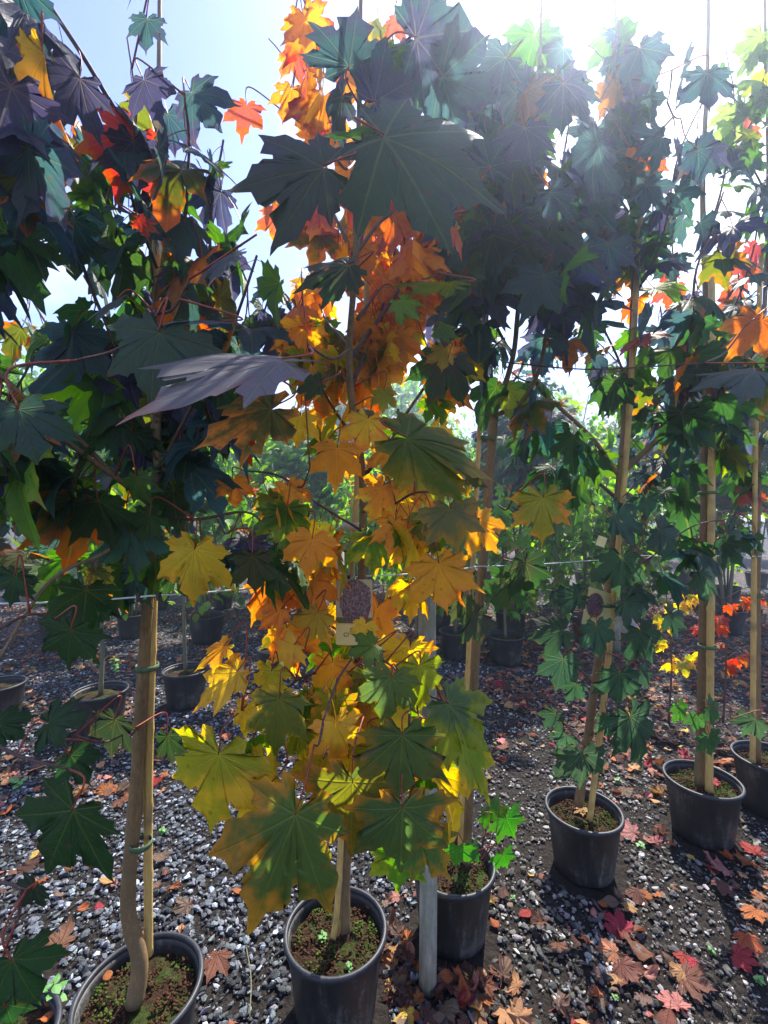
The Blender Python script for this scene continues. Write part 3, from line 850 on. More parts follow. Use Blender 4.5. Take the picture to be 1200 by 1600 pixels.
for i, b in enumerate(brs):
    if i in (11, 12, 13): t.leaves_along(b, .3, .08, (.08, .11), droop=(50, 80))
    elif i in (10, 14, 18): t.leaves_along(b, .3, .07, (.07, .10), droop=(40, 80))
    elif i in (2, 3, 16, 17, 0, 1): t.leaves_along(b, .15, .043, (.085, .13), droop=(35, 85))
    else: t.leaves_along(b, .3, .055, (.075, .115), droop=(35, 80))
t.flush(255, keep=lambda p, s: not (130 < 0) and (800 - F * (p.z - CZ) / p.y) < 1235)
H = t.hero
GOe = ((.075, .125, .035), (.46, .22, .03))
H((462, 1272), (378, 1482), .80, -.02, (.1, -1, .55), GOe, 0, .82, node=(505, 1130, .88), label='very large green leaf with orange tips hanging over the pot')
H((551, 1222), (545, 1378), .88, .0, (0, -1, .5), ((.12, .13, .03), OR), 1, .92, node=(568, 1120, .95))
H((343, 1178), (318, 1308), .90, .0, (-.2, -1, .7), ((.26, .28, .03), YE), 2, 1.12, node=(372, 1115, 1.0), label='sunlit yellow green leaf at the left of the maple')
H((425, 1222), (352, 1300), .96, .02, (-.1, -1, .3), (YE, (.5, .36, .03)), 3, .9, node=(430, 1120, 1.0))
H((437, 1092), (425, 1190), .95, 0, (0, -1, .4), ((.10, .13, .03), YE), 4, .85, node=(462, 1062, 1.08))
H((525, 1092), (522, 1172), 1.0, 0, (0, -1, .4), (YG, OR), 5, .95)
H((612, 1058), (596, 1145), .93, 0, (.1, -1, .5), ((.07, .12, .045), (.1, .14, .03)), 6, 1.0)
H((628, 1148), (622, 1258), .86, 0, (.1, -1, .5), ((.065, .10, .032), (.16, .12, .03)), 7, 1.0, node=(640, 1110, .92))
H((700, 1100), (772, 1178), .95, 0, (.2, -1, .6), ((.07, .11, .05), YG), 0, 1.0, node=(690, 1092, 1.04))
H((628, 1262), (628, 1398), .86, 0, (.1, -1, .5), ((.07, .12, .04), (.40, .18, .03)), 1, .98, node=(640, 1115, .92), label='green leaf with orange tips in front of the grey post')
H((655, 1300), (705, 1378), .95, 0, (.1, -1, .5), ((.07, .12, .04), (.36, .18, .03)), 2, .9)
H((672, 1205), (728, 1300), 1.0, -.03, (.9, -.7, .3), ((.60, .38, .02), (.62, .42, .03)), 3, .75, fold=0, node=(650, 1090, 1.1), label='glowing yellow folded leaf above the second pot')
H((722, 1162), (776, 1258), 1.0, 0, (.5, -1, .5), ((.16, .22, .03), YE), 4, .55)
H((585, 1008), (540, 1022), .98, -.02, (-.1, -1, .9), ((.08, .16, .03), (.06, .12, .03)), 5, 1.2, node=(545, 1050, 1.05))
H((572, 975), (560, 1012), 1.05, -.02, (-.1, -1, .5), (YE, YE), 6, 1.1)
H((497, 958), (475, 1010), 1.1, 0, (-.1, -1, .5), ((.3, .22, .03), OR), 7)
H((440, 952), (400, 985), 1.1, 0, (-.1, -1, .5), (OR, DO), 0, .9)
H((460, 1008), (415, 1040), 1.05, 0, (-.2, -1, .4), (YE, OR), 1, .9)
H((425, 1048), (410, 1100), 1.02, 0, (-.1, -1, .4), ((.33, .30, .03), YE), 2, .9)
H((385, 1105), (375, 1165), 1.0, 0, (-.3, -1, .6), (YE, (.5, .34, .03)), 3, .75)
H((372, 1050), (292, 1108), 1.0, 0, (-.3, -1, .8), (YE, OR), 4, .65)
H((352, 1010), (298, 1048), 1.02, 0, (-.2, -1, .8), (OR, YE), 5, .6)
H((488, 842), (478, 912), .98, 0, (.1, -1, .5), (OR, (.56, .26, .02)), 6, 1.12, node=(480, 790, 1.12))
H((685, 880), (700, 960), .92, 0, (.1, -1, .55), ((.55, .27, .02), OR), 7, 1.1, node=(680, 850, 1.1), label='orange leaf in front of the top of the grey post')
H((745, 812), (783, 868), 1.0, 0, (.1, -1, .4), (OR, YE), 0, 1.0)
H((703, 795), (722, 876), .86, 0, (.0, -1, .6), ((.11, .12, .055), (.26, .17, .05)), 1, 1.05, node=(700, 770, .96))
H((848, 778), (850, 852), .95, 0, (.0, -1, .6), ((.20, .20, .035), OR), 2, 1.05, node=(780, 790, 1.1), label='olive yellow leaf with orange tips, out at the right of the maple')
H((635, 685), (802, 742), .72, .04, (-.25, -1, .45), ((.06, .095, .014), (.22, .17, .02)), 3, .55, node=(622, 640, 1.0), label='long green leaf with yellow margin seen at a slant')
H((527, 700), (523, 768), 1.05, 0, (.1, -1, .4), ((.48, .22, .025), OR), 4, 1.0)
H((365, 750), (368, 796), 1.05, 0, (0, -1, .5), (OR, DO), 5, 1.2)
H((600, 612), (598, 650), 1.1, 0, (0, -1, .5), (YG, OR), 6, 1.0)
H((695, 545), (690, 582), 1.25, 0, (0, -1, .5), (YE, DO), 7, 1.1)
H((625, 470), (660, 500), 1.1, 0, (0, -1, .5), (LG, MG), 0, 1.1)
H((685, 512), (725, 525), 1.2, 0, (0, -1, .8), (MG, LG), 1, 1.1)
H((705, 445), (600, 435), .80, .0, (0, -.3, 1), (OL, DG), 2, .9, node=(640, 420, 1.3))
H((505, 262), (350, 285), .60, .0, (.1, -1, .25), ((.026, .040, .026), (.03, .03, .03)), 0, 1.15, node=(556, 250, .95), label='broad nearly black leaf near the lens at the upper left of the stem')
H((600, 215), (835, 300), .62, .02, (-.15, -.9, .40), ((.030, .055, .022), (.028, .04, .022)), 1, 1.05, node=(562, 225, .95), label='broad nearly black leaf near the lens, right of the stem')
H((545, 105), (560, 0), .85, .0, (.1, -1, -.7), (PG, PU), 2, 1.1)
for (b, tp, d, c, v) in [((462, 78), (470, 128), 1.2, (PK, OR), 3), ((385, 165), (375, 215), 1.25, (PK, DO), 4), ((455, 140), (440, 190), 1.2, (OR, PK), 5), ((622, 30), (628, 70), 1.3, (PK, RE), 6), ((500, 232), (485, 262), 1.1, (OR, YE), 7),
                         ((560, 118), (545, 165), 1.3, (PK, OR), 1), ((520, 215), (540, 262), 1.15, (OR, DO), 2), ((600, 240), (610, 290), 1.3, (OR, DO), 0), ((440, 330), (425, 385), 1.2, (PK, OR), 3), ((500, 350), (505, 400), 1.2, (PK, OR), 4)]:
    H(b, tp, d, 0, (0, -1, -.1), c, v, 1.05)
H((585, 160), (665, 110), .85, .05, (.1, -1, -.7), (PU, PG), 4, .8)
H((650, 60), (760, 40), .85, .05, (.1, -1, -.7), (PU, PG), 5, 1.1)
H((690, 120), (790, 160), .9, .05, (.1, -1, -.7), (PG, PU), 6, 1.1)
H((550, 215), (575, 190), .9, -.1, (.1, -1, .7), (DG, PU), 7, 1.0)
H((545, 415), (450, 440), .9, -.02, (.0, -1, .5), ((.03, .04, .02), DG), 3, .8)
H((500, 600), (455, 610), 1.0, 0, (.0, -1, .5), ((.03, .05, .02), DG), 4, 1.0)

lr = random.Random(31)
for i, (bx, by, dd, c) in enumerate([(505, 1185, 1.02, (YE, YG)), (560, 1105, 1.08, (OR, YE)), (585, 1170, 1.05, (YG, OR)), (470, 1140, 1.05, (YG, YE)), (520, 1035, 1.12, (OR, YE)), (655, 1195, 1.0, (MG, YE)),
                                    (600, 1120, 1.1, (YE, OR)), (400, 1190, 1.02, (YE, YG)), (545, 1185, 1.06, (YE, OR)), (640, 1010, 1.12, (YE, OR)), (655, 1040, 1.05, (YG, YE)), (450, 985, 1.15, (OR, DO)),
                                    (595, 1255, .98, (YG, YE)), (500, 1110, 1.12, (OR, YE)), (490, 905, 1.15, (OR, DO)), (420, 905, 1.18, (DO, OR)), (590, 950, 1.2, (OR, DO)), (620, 1330, 1.0, (MG, YG)), (685, 1150, 1.08, (MG, LG))]):
    H((bx, by), (bx + lr.uniform(-28, 20), by + lr.uniform(62, 88)), dd, lr.uniform(-.03, .03), (lr.uniform(-.5, .5), -1, lr.uniform(.1, .8)), (vary(c[0], lr), vary(c[1], lr)), i, lr.uniform(.8, 1.05))
H((600, 760), (575, 815), 1.08, 0, (0, -1, .4), (OR, YE), 2, 1.0); H((650, 725), (668, 790), 1.02, 0, (.1, -1, .5), (YG, OR), 5, 1.0); H((450, 760), (470, 812), 1.1, 0, (.1, -1, .5), (OR, DO), 6, 1.0)
H((620, 800), (632, 850), 1.1, 0, (0, -1, .4), (OR, YE), 3, 1.0); H((575, 655), (560, 715), 1.08, 0, (0, -1, .4), (YE, OR), 7, 1.0); H((470, 650), (462, 702), 1.1, 0, (0, -1, .4), (YE, OR), 0, 1.0)

# ---- A3, behind the post
t = Tree('potted_maple', (.253, 1.657, 0), 'dark purple maple potted directly behind the grey post, trunk forking high up', 'potted tree', GR, 3, 'purple')
A3 = t
add_pot(t.root, .315, .26, 3)
tr, _ = t.wood('trunk', [P(727, 1362, 1.69), P(733, 1240, 1.68), P(741, 1050, 1.66), P(753, 900, 1.64), P(765, 740, 1.62), P(772, 640, 1.6)], .019, .016, knots=True, n=12, per=7)
nodeA = P(773, 650, 1.6)
t.cane([P(719, 1325, 1.66), P(733, 1000, 1.62), P(748, 700, 1.58), P(764, 430, 1.57), P(770, 330, 1.57)], .0095)
t.tie(P(752, 590, 1.58), .022); t.tie(P(757, 686, 1.60), .034)
Bs = [([nodeA, P(792, 590, 1.55), P(812, 480, 1.5), P(815, 300, 1.45), P(835, 120, 1.45), P(850, -40, 1.45)], .011, .004),
      ([nodeA, P(815, 630, 1.55), P(845, 570, 1.5), P(870, 450, 1.5), P(900, 300, 1.5), P(930, 190, 1.55)], .009, .004),
      ([nodeA, P(765, 560, 1.58), P(750, 420, 1.55), P(745, 250, 1.5), P(725, 80, 1.5)], .008, .003),
      ([P(800, 560, 1.54), P(780, 520, 1.52), P(758, 470, 1.4), P(730, 350, 1.3), P(720, 250, 1.25)], .006, .003),
      ([P(812, 470, 1.5), P(860, 380, 1.3), P(880, 260, 1.25), P(900, 150, 1.2)], .005, .002),
      ([P(812, 440, 1.5), P(770, 330, 1.3), P(770, 200, 1.25), P(760, 90, 1.2)], .005, .002),
      ([P(815, 350, 1.46), P(900, 250, 1.6), P(960, 200, 1.7)], .005, .002),
      ([P(750, 400, 1.55), P(690, 300, 1.6), P(650, 180, 1.7), P(640, 60, 1.7)], .005, .002),
      ([P(745, 300, 1.5), P(790, 200, 1.7), P(800, 80, 1.8)], .005, .002),
      ([P(860, 520, 1.5), P(900, 470, 1.35), P(920, 380, 1.3)], .004, .002),
      ([P(772, 640, 1.6), P(730, 600, 1.8), P(700, 520, 1.9), P(690, 420, 2.0)], .006, .003),
      ([P(772, 640, 1.6), P(820, 560, 1.9), P(850, 450, 2.1), P(860, 330, 2.2)], .006, .003)]
brs = [t.wood('branch', b, r0, r1, 'bark' if i < 3 else 'bark_dark', 7, 6, .012)[0] for i, (b, r0, r1) in enumerate(Bs)]
for i, b in enumerate(brs): t.leaves_along(b, .28 if i < 2 else .2, .05, (.09, .17))
t.flush(285, keep=lambda p, s: not (560 < (800 - F * (p.z - CZ) / p.y) < 1e9))
# basal shoots
for (b, tp, d, sz, nd) in [((790, 1278), (812, 1320), 1.5, 1, 0), ((715, 1325), (712, 1365), 1.5, 1, 0), ((785, 1335), (797, 1365), 1.5, 1, 0), ((765, 1280), (748, 1262), 1.55, 1, 0), ((745, 1330), (722, 1330), 1.52, 1, 0), ((770, 1270), (800, 1258), 1.55, 1, 0)]:
    t.hero(b, tp, d, 0, (0, -1, .7), ((.05, .15, .03), (.06, .13, .03)), sz, 1.1, node=(745, 1350, 1.6))
for (b, tp, d, v, c, f) in [((700, 335), (640, 330), 1.0, 0, (PG, PU), (0, -1, -.3)), ((820, 200), (840, 270), 1.05, 1, (PU, PU), (0, -1, .2)), ((790, 90), (730, 130), 1.1, 2, (PG, PU), (0, -1, .1)),
                            ((880, 130), (940, 190), 1.15, 3, (PU, PG), (0, -1, .2)), ((850, 430), (815, 500), 1.2, 4, (PG, TL), (0, -1, .4)), ((730, 470), (690, 520), 1.3, 5, (DG, PG), (0, -1, .4)),
                            ((700, 560), (665, 640), 1.25, 6, ((.03, .04, .018), DG), (0, -1, .3)), ((900, 400), (915, 470), 1.3, 7, (PG, PU), (0, -1, .3)), ((765, 260), (800, 200), 1.1, 4, (PG, PU), (0, -1, -.2)),
                            ((860, 300), (905, 345), 1.1, 5, (PG, PU), (0, -1, .2)), ((690, 205), (720, 130), 1.1, 6, (PG, PU), (0, -1, -.2)), ((740, 960), (755, 1010), 1.45, 7, ((.03, .035, .02), DG), (.6, -1, .1)),
                            ((725, 935), (705, 975), 1.4, 0, ((.04, .05, .02), DG), (.2, -1, .1)), ((820, 880), (845, 945), 1.5, 1, ((.035, .05, .02), DG), (.2, -1, .3)), ((800, 905), (775, 960), 1.5, 2, ((.035, .05, .02), DG), (.2, -1, .3))]:
    t.hero(b, tp, d, 0, f, c, v, 1.05)

# ---- A4
t = Tree('potted_maple', (.87, 1.955, 0), 'dark green maple with leaning trunk and yellow label, right of the grey post', 'potted tree', GR, 4, 'green4')
A4 = t
add_pot(t.root, .32, .26, 4)
tr, _ = t.wood('trunk', [P(904, 1258, 1.96), P(915, 1180, 1.94), P(935, 1030, 1.90), P(955, 880, 1.86), P(968, 745, 1.82), P(980, 610, 1.8), P(990, 450, 1.78), P(985, 300, 1.76), P(965, 120, 1.75), P(960, -60, 1.75)], .019, .005, knots=True, n=12, per=7)
t.cane([P(921, 1285, 1.93), P(945, 1080, 1.89), P(962, 900, 1.84), P(982, 660, 1.79), P(1001, 320, 1.75)], .0125)
for py, dx in ((945, 950), (712, 975), (680, 978), (635, 983)): t.tie(P(dx, py, 1.83), .03)
Bs = [([P(968, 742, 1.82), P(930, 690, 1.78), P(878, 640, 1.75), P(840, 605, 1.72), P(828, 560, 1.7)], .010, .006),
      ([P(972, 740, 1.82), P(1020, 690, 1.75), P(1060, 640, 1.72), P(1105, 575, 1.65), P(1160, 520, 1.6), P(1230, 480, 1.55)], .012, .006),
      ([P(835, 600, 1.72), P(810, 590, 1.6), P(780, 560, 1.5)], .004, .002),
      ([P(965, 780, 1.83), P(900, 720, 1.95), P(840, 670, 2.0), P(800, 640, 2.1)], .008, .003),
      ([P(985, 600, 1.8), P(930, 480, 1.7), P(900, 420, 1.65)], .005, .002),
      ([P(990, 470, 1.78), P(1040, 360, 1.7), P(1060, 240, 1.65), P(1110, 130, 1.6)], .005, .002),
      ([P(985, 330, 1.76), P(930, 240, 1.7), P(900, 200, 1.65)], .005, .002),
      ([P(970, 180, 1.75), P(1010, 110, 1.7), P(1050, 60, 1.65)], .004, .002),
      ([P(985, 420, 1.77), P(940, 330, 1.85), P(880, 250, 1.9)], .004, .002),
      ([P(1060, 640, 1.72), P(1080, 520, 1.65), P(1090, 420, 1.6), P(1130, 300, 1.6)], .006, .003),
      ([P(950, 900, 1.86), P(1000, 880, 1.75), P(1040, 850, 1.7), P(1090, 820, 1.7), P(1150, 810, 1.7)], .004, .002),
      ([P(930, 1050, 1.9), P(980, 1040, 1.8), P(1010, 1010, 1.75)], .003, .002),
      ([P(930, 1070, 1.9), P(900, 1040, 1.8), P(870, 1030, 1.75)], .003, .002),
      ([P(920, 1150, 1.93), P(960, 1130, 1.85), P(990, 1120, 1.8)], .003, .002),
      ([P(915, 1165, 1.93), P(880, 1130, 1.85), P(860, 1110, 1.8)], .003, .002),
      ([P(985, 480, 1.78), P(1020, 330, 1.9), P(1010, 200, 1.95)], .005, .002)]
brs = [t.wood('branch', b, r0, r1, 'bark' if i < 2 else 'bark_dark', 7, 6, .012)[0] for i, (b, r0, r1) in enumerate(Bs)]
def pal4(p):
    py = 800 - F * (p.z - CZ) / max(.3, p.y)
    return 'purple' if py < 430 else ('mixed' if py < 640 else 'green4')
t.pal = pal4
for i, b in enumerate(brs):
    if i in (11, 12, 13, 14): continue
    t.leaves_along(b, .35 if i < 2 else .25, .055 if i < 10 else .075, (.10, .16))
t.leaves_along(tr[int(len(tr) * .6):], 0, .07, (.10, .15))
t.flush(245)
GD = ((.030, .062, .034), (.022, .045, .022))
for (b, tp, d, v, w) in [((972, 872), (970, 938), 1.55, 0, 1.15), ((1030, 828), (1075, 868), 1.6, 1, 1.0), ((1135, 835), (1165, 872), 1.7, 2, 1.2), ((1095, 895), (1140, 935), 1.75, 3, .9), ((960, 808), (1020, 832), 1.6, 4, 1.0),
                         ((932, 978), (942, 1035), 1.6, 5, 1.0), ((880, 1030), (868, 1088), 1.6, 6, 1.0), ((968, 1052), (965, 1105), 1.6, 7, 1.1), ((1000, 985), (1025, 1040), 1.65, 0, 1.1), ((1000, 1050), (1022, 1082), 1.65, 1, 1.0),
                         ((985, 1120), (1010, 1205), 1.65, 2, .8), ((910, 1178), (913, 1245), 1.65, 3, 1.1), ((868, 1115), (850, 1140), 1.75, 4, 1.1), ((950, 1120), (955, 1160), 1.7, 5, 1.0), ((880, 985), (820, 1000), 1.6, 6, .9),
                         ((905, 930), (850, 945), 1.65, 7, .6), ((1045, 960), (1085, 985), 1.75, 1, .9), ((1010, 780), (1015, 820), 1.7, 2, 1.1), ((885, 1150), (870, 1175), 1.75, 3, 1.2), ((975, 940), (1010, 975), 1.7, 4, 1.1), ((900, 1070), (885, 1100), 1.8, 5, 1.1)]:
    t.hero(b, tp, d, 0, (.05, -1, .55), (vary(GD[0], t.rnd), GD[1]), v, w)
for (b, tp, d, v, w) in [((1000, 75), (1030, 130), 1.4, 5, 1.3), ((960, 50), (945, 70), 1.5, 6, .9), ((1105, 115), (1110, 175), 1.35, 7, 1.1), ((1035, 215), (990, 245), 1.4, 0, 1.1), ((1090, 235), (1140, 270), 1.4, 1, 1.0),
                         ((945, 270), (920, 320), 1.4, 2, 1.1), ((930, 200), (900, 240), 1.45, 3, 1.1), ((1010, 290), (1045, 330), 1.45, 4, 1.0), ((950, 380), (960, 450), 1.4, 5, 1.1), ((880, 75), (850, 110), 1.5, 6, 1.1)]:
    t.hero(b, tp, d, 0, (0, -1, -.2), (vary(PG, t.rnd), PU), v, w)
t.hero((1180, 580), (1080, 590), 1.0, 0, (0, -.6, 1), ((.05, .07, .06), (.04, .06, .05)), 3, 1.1)
t.hero((1190, 500), (1140, 560), 1.2, 0, (0, -1, .3), (DO, OR), 4, .9)

# ---- A5
t = Tree('potted_maple', (1.534, 2.16, 0), 'pink, yellow and green leaved maple with straight pale cane, right of the leaning maple', 'potted tree', GR, 5, 'mixed')
A5 = t
add_pot(t.root, .33, .27, 5)
tr, _ = t.wood('trunk', [P(1093, 1235, 2.16), P(1097, 1100, 2.14), P(1100, 900, 2.1), P(1102, 700, 2.08), P(1104, 500, 2.06), P(1098, 300, 2.04), P(1105, 120, 2.02), P(1108, -60, 2.0)], .024, .006, knots=True, n=12, per=7)
t.cane([P(1108, 1238, 2.11), P(1110, 1000, 2.07), P(1112, 700, 2.04), P(1112, 410, 2.02)], .016)
for py in (1010, 770, 640): t.tie(P(1106, py, 2.07), .038)
Bs = [([P(1102, 760, 2.08), P(1060, 680, 2.0), P(1040, 580, 1.95), P(1030, 480, 1.9)], .008, .003),
      ([P(1102, 740, 2.08), P(1140, 660, 2.0), P(1170, 560, 1.95), P(1200, 450, 1.9)], .008, .003),
      ([P(1104, 600, 2.07), P(1070, 500, 2.2), P(1050, 400, 2.3), P(1060, 300, 2.3)], .006, .003),
      ([P(1104, 560, 2.06), P(1150, 470, 2.1), P(1180, 380, 2.1), P(1190, 300, 2.1)], .006, .003),
      ([P(1100, 380, 2.05), P(1130, 280, 2.0), P(1150, 180, 2.0), P(1130, 60, 2.0)], .005, .002),
      ([P(1100, 260, 2.04), P(1170, 200, 2.0), P(1195, 120, 1.95), P(1190, 30, 1.9)], .004, .002),
      ([P(1102, 800, 2.09), P(1050, 740, 2.3), P(1000, 700, 2.5), P(960, 640, 2.6)], .006, .002),
      ([P(1102, 700, 2.08), P(1020, 620, 2.3), P(940, 540, 2.5), P(900, 500, 2.6)], .006, .002),
      ([P(1100, 1110, 2.14), P(1070, 1100, 2.0), P(1055, 1100, 1.95)], .003, .002),
      ([P(1100, 1130, 2.14), P(1120, 1130, 2.0), P(1135, 1115, 1.95)], .003, .002)]
brs = [t.wood('branch', b, r0, r1, 'bark' if i < 2 else 'bark_dark', 7, 6, .012)[0] for i, (b, r0, r1) in enumerate(Bs)]
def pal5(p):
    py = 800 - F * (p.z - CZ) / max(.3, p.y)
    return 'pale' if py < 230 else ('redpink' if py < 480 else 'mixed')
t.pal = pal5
for i, b in enumerate(brs[:8]): t.leaves_along(b, .25, .055, (.08, .13) if i in (4, 5) else (.10, .15))
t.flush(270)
for (b, tp, d, v, w, c) in [((1060, 1102), (1075, 1130), 1.95, 0, 1.1, (.05, .13, .03)), ((1108, 1105), (1135, 1128), 1.95, 1, 1.1, (.04, .09, .03)), ((1108, 1150), (1115, 1185), 1.95, 2, 1.1, (.035, .08, .03)), ((1180, 1125), (1160, 1155), 2.0, 3, 1.1, (.03, .06, .03)), ((1090, 1120), (1085, 1148), 2.0, 6, 1.1, (.04, .09, .03))]:
    t.hero(b, tp, d, 0, (.05, -1, .75), (c, c), v, w)

# ---- A6
t = Tree('potted_maple', (2.03, 2.345, 0), 'last maple of the row, its pot cut by the right picture edge', 'potted tree', GR, 6, 'mixed')
A6 = t
add_pot(t.root, .35, .27, 6)
tr, _ = t.wood('trunk', [P(1183, 1195, 2.345), P(1183, 1000, 2.33), P(1184, 800, 2.3), P(1190, 600, 2.28), P(1200, 300, 2.26), P(1195, 0, 2.26)], .018, .006, knots=True, n=10, per=6)
t.cane([P(1176, 1190, 2.30), P(1178, 900, 2.28), P(1182, 600, 2.24), P(1190, 380, 2.2)], .0125)
t.tie(P(1180, 930, 2.3), .03)
Bs = [([P(1185, 760, 2.3), P(1150, 700, 2.3), P(1130, 600, 2.3)], .006, .003), ([P(1185, 700, 2.3), P(1230, 620, 2.2), P(1260, 500, 2.1)], .006, .003),
      ([P(1190, 560, 2.28), P(1160, 480, 2.3), P(1150, 380, 2.4)], .006, .003), ([P(1195, 450, 2.27), P(1220, 350, 2.2), P(1230, 250, 2.2)], .006, .003),
      ([P(1195, 300, 2.26), P(1165, 230, 2.3), P(1160, 120, 2.3)], .005, .002), ([P(1184, 820, 2.3), P(1150, 800, 2.2), P(1120, 800, 2.15)], .004, .002)]
brs = [t.wood('branch', b, r0, r1, 'bark_dark', 6, 6, .012)[0] for i, (b, r0, r1) in enumerate(Bs)]
t.pal = lambda p: 'redpink' if p.z > 2.4 else 'mixed'
for b in brs: t.leaves_along(b, .2, .06, (.10, .15))
t.flush(200)

# ---- A0, bottom left corner
t = Tree('potted_maple', (-.965, 1.075, 0), 'dark leaved maple showing only the pot rim in the lower left corner', 'potted tree', GR, 7, 'left')
A0 = t
add_pot(t.root, .315, .26, 7)
tr, _ = t.wood('trunk', [Vector((-.99, 1.03, .22)), Vector((-1.0, 1.0, .8)), Vector((-.98, .98, 1.4)), Vector((-1.0, .96, 2.2)), Vector((-1.02, .95, 3.0))], .019, .006, n=10, per=6)
Bs = [([Vector((-.98, .98, 1.5)), P(-60, 400, .85), P(30, 250, .8), P(60, 100, .8)], .006, .003),
      ([Vector((-1.0, .96, 2.0)), P(-60, 300, .9), P(0, 150, .9), P(30, 0, .95)], .006, .003),
      ([Vector((-1.0, 1.0, 1.3)), P(-40, 1000, .85), P(50, 960, .9), P(105, 975, .95)], .005, .002),
      ([Vector((-1.0, 1.0, 1.0)), P(-60, 1150, .85), P(20, 1180, .8), P(110, 1200, .78)], .005, .002),
      ([Vector((-1.0, 1.0, .7)), P(-60, 1400, .8), P(-10, 1380, .75), P(40, 1390, .72)], .005, .002),
      ([Vector((-.98, .98, 1.5)), P(-60, 700, .9), P(0, 640, .9), P(50, 560, .95)], .005, .002),
      ([P(195, 195, 1.0), P(130, 90, .9), P(70, 0, .85), P(40, -60, .8)], .005, .004)]
brs = [t.wood('branch', b, r0, r1, 'bark_dark', 6, 6, .01)[0] for i, (b, r0, r1) in enumerate(Bs)]
t.pal = lambda p: 'topleft' if p.z > 2.1 else 'dark'
for i, b in enumerate(brs):
    if i in (0, 1, 5, 6): t.leaves_along(b, .35, .055, (.09, .14))
t.leaves_along(tr[int(len(tr) * .6):], 0, .07, (.10, .15))
t.flush(200, keep=lambda p, s: not (p.y < .6))
VD = ((.020, .050, .018), (.016, .036, .014))
for (b, tp, d, v, w, c, f) in [((115, 1265), (60, 1378), .70, 0, 1.25, VD, (.2, -1, .8)), ((112, 985), (95, 1062), .88, 1, 1.05, VD, (.1, -1, .4)), ((75, 1130), (140, 1118), .85, 2, 1.0, VD, (.1, -1, 1.0)), ((-5, 1130), (45, 1155), .85, 3, 1.0, VD, (.1, -1, 1.0)),
                            ((180, 1125), (165, 1190), .95, 4, 1.1, ((.016, .026, .012), (.014, .02, .01)), (-.2, -1, .3)), ((20, 1500), (60, 1580), .68, 5, 1.2, VD, (.2, -1, .6)), ((55, 1385), (30, 1420), .72, 6, 1.3, ((.02, .035, .02), (.02, .03, .02)), (.2, -1, .5)),
                            ((262, 1150), (270, 1200), 1.05, 7, .8, ((.016, .03, .012), (.014, .02, .01)), (-.2, -1, .3)), ((10, 1570), (20, 1620), .7, 1, 1.1, VD, (.2, -1, .8)), ((25, 900), (10, 950), .9, 2, 1.1, VD, (.2, -1, .8)), ((110, 1180), (140, 1230), .9, 5, 1.1, VD, (.2, -1, .6))]:
    t.hero(b, tp, d, 0, f, (vary(c[0], t.rnd, .1), c[1]), v, w)

# ------------------------------------------------------------------ post, wire, plant labels
p0 = P(668, 1545, 1.456); p0.z = 0
post = empty('fence_post', p0, 'round grey weathered post standing in front of the second black pot', 'post')
pts = [p0 + Vector((0, 0, z)) for z in (0.0, .2, .5, .8, 1.1, 1.405, 1.412, 1.415)]
pts = [q + Vector((.004 * math.sin(q.z * 3), 0, 0)) for q in pts]
MB().tube(pts, [.029, .0285, .0285, .028, .028, .028, .026, .022], 24).build('shaft', M['post'], post)
MB().lathe([(.0325, -.004), (.0345, -.004), (.0345, .004), (.0325, .004)], 20, p0 + Vector((0, 0, 1.352)), True).build('wire_loop', M['wire'], post)
p1 = P(531, 1010, 3.5); p1.z = 0
post2 = empty('fence_post', p1, 'thin grey post partly hidden behind the plant label of the orange maple', 'post')
MB().tube([p1, p1 + Vector((0, 0, .7)), p1 + Vector((0, 0, 1.25))], [.035, .034, .034], 16).build('shaft', M['post'], post2)
p1 = P(963, 985, 5.0); p1.z = 0
post3 = empty('fence_post', p1, 'short grey stake between the yellow and red saplings', 'post')
MB().tube([p1, p1 + Vector((0, 0, .4)), p1 + Vector((0, 0, .62))], [.045, .044, .042], 14).build('shaft', M['post'], post3)

wp = [P(-60, 946, .95), P(0, 943, .97), P(235, 931, 1.045), P(450, 912, 1.24), P(566, 900, 1.33), P(668, 893, 1.424), P(745, 885, 1.60), P(905, 877, 1.80), P(1000, 868, 1.95), P(1100, 868, 2.12), P(1260, 868, 2.4)]
wsp = []
for a, b in zip(wp, wp[1:]):
    for i in range(8):
        q = i / 8; pz = a.lerp(b, q); pz.z -= .004 * math.sin(math.pi * q); wsp.append(pz)
wo = MB().tube(wsp, [.0022] * len(wsp), 6).build('support_wire', M['wire'])
tag(wo, 'thin pale wire stretched across the picture from trunk to post', 'wire')
for (a, lab) in ((P(248, 930, 1.05), 'small black clip on the wire beside the crooked trunk'), (P(217, 931.5, 1.04), 'small black clip on the wire left of the crooked trunk'), (P(545, 902, 1.31), 'small black clip on the wire above the pictured plant label')):
    o = MB().box(a, .008, .01, .014).box(a + Vector((0, 0, -.009)), .005, .012, .006).build('wire_clip', M['black']); tag(o, lab, 'clip', 'black clips on the wire')

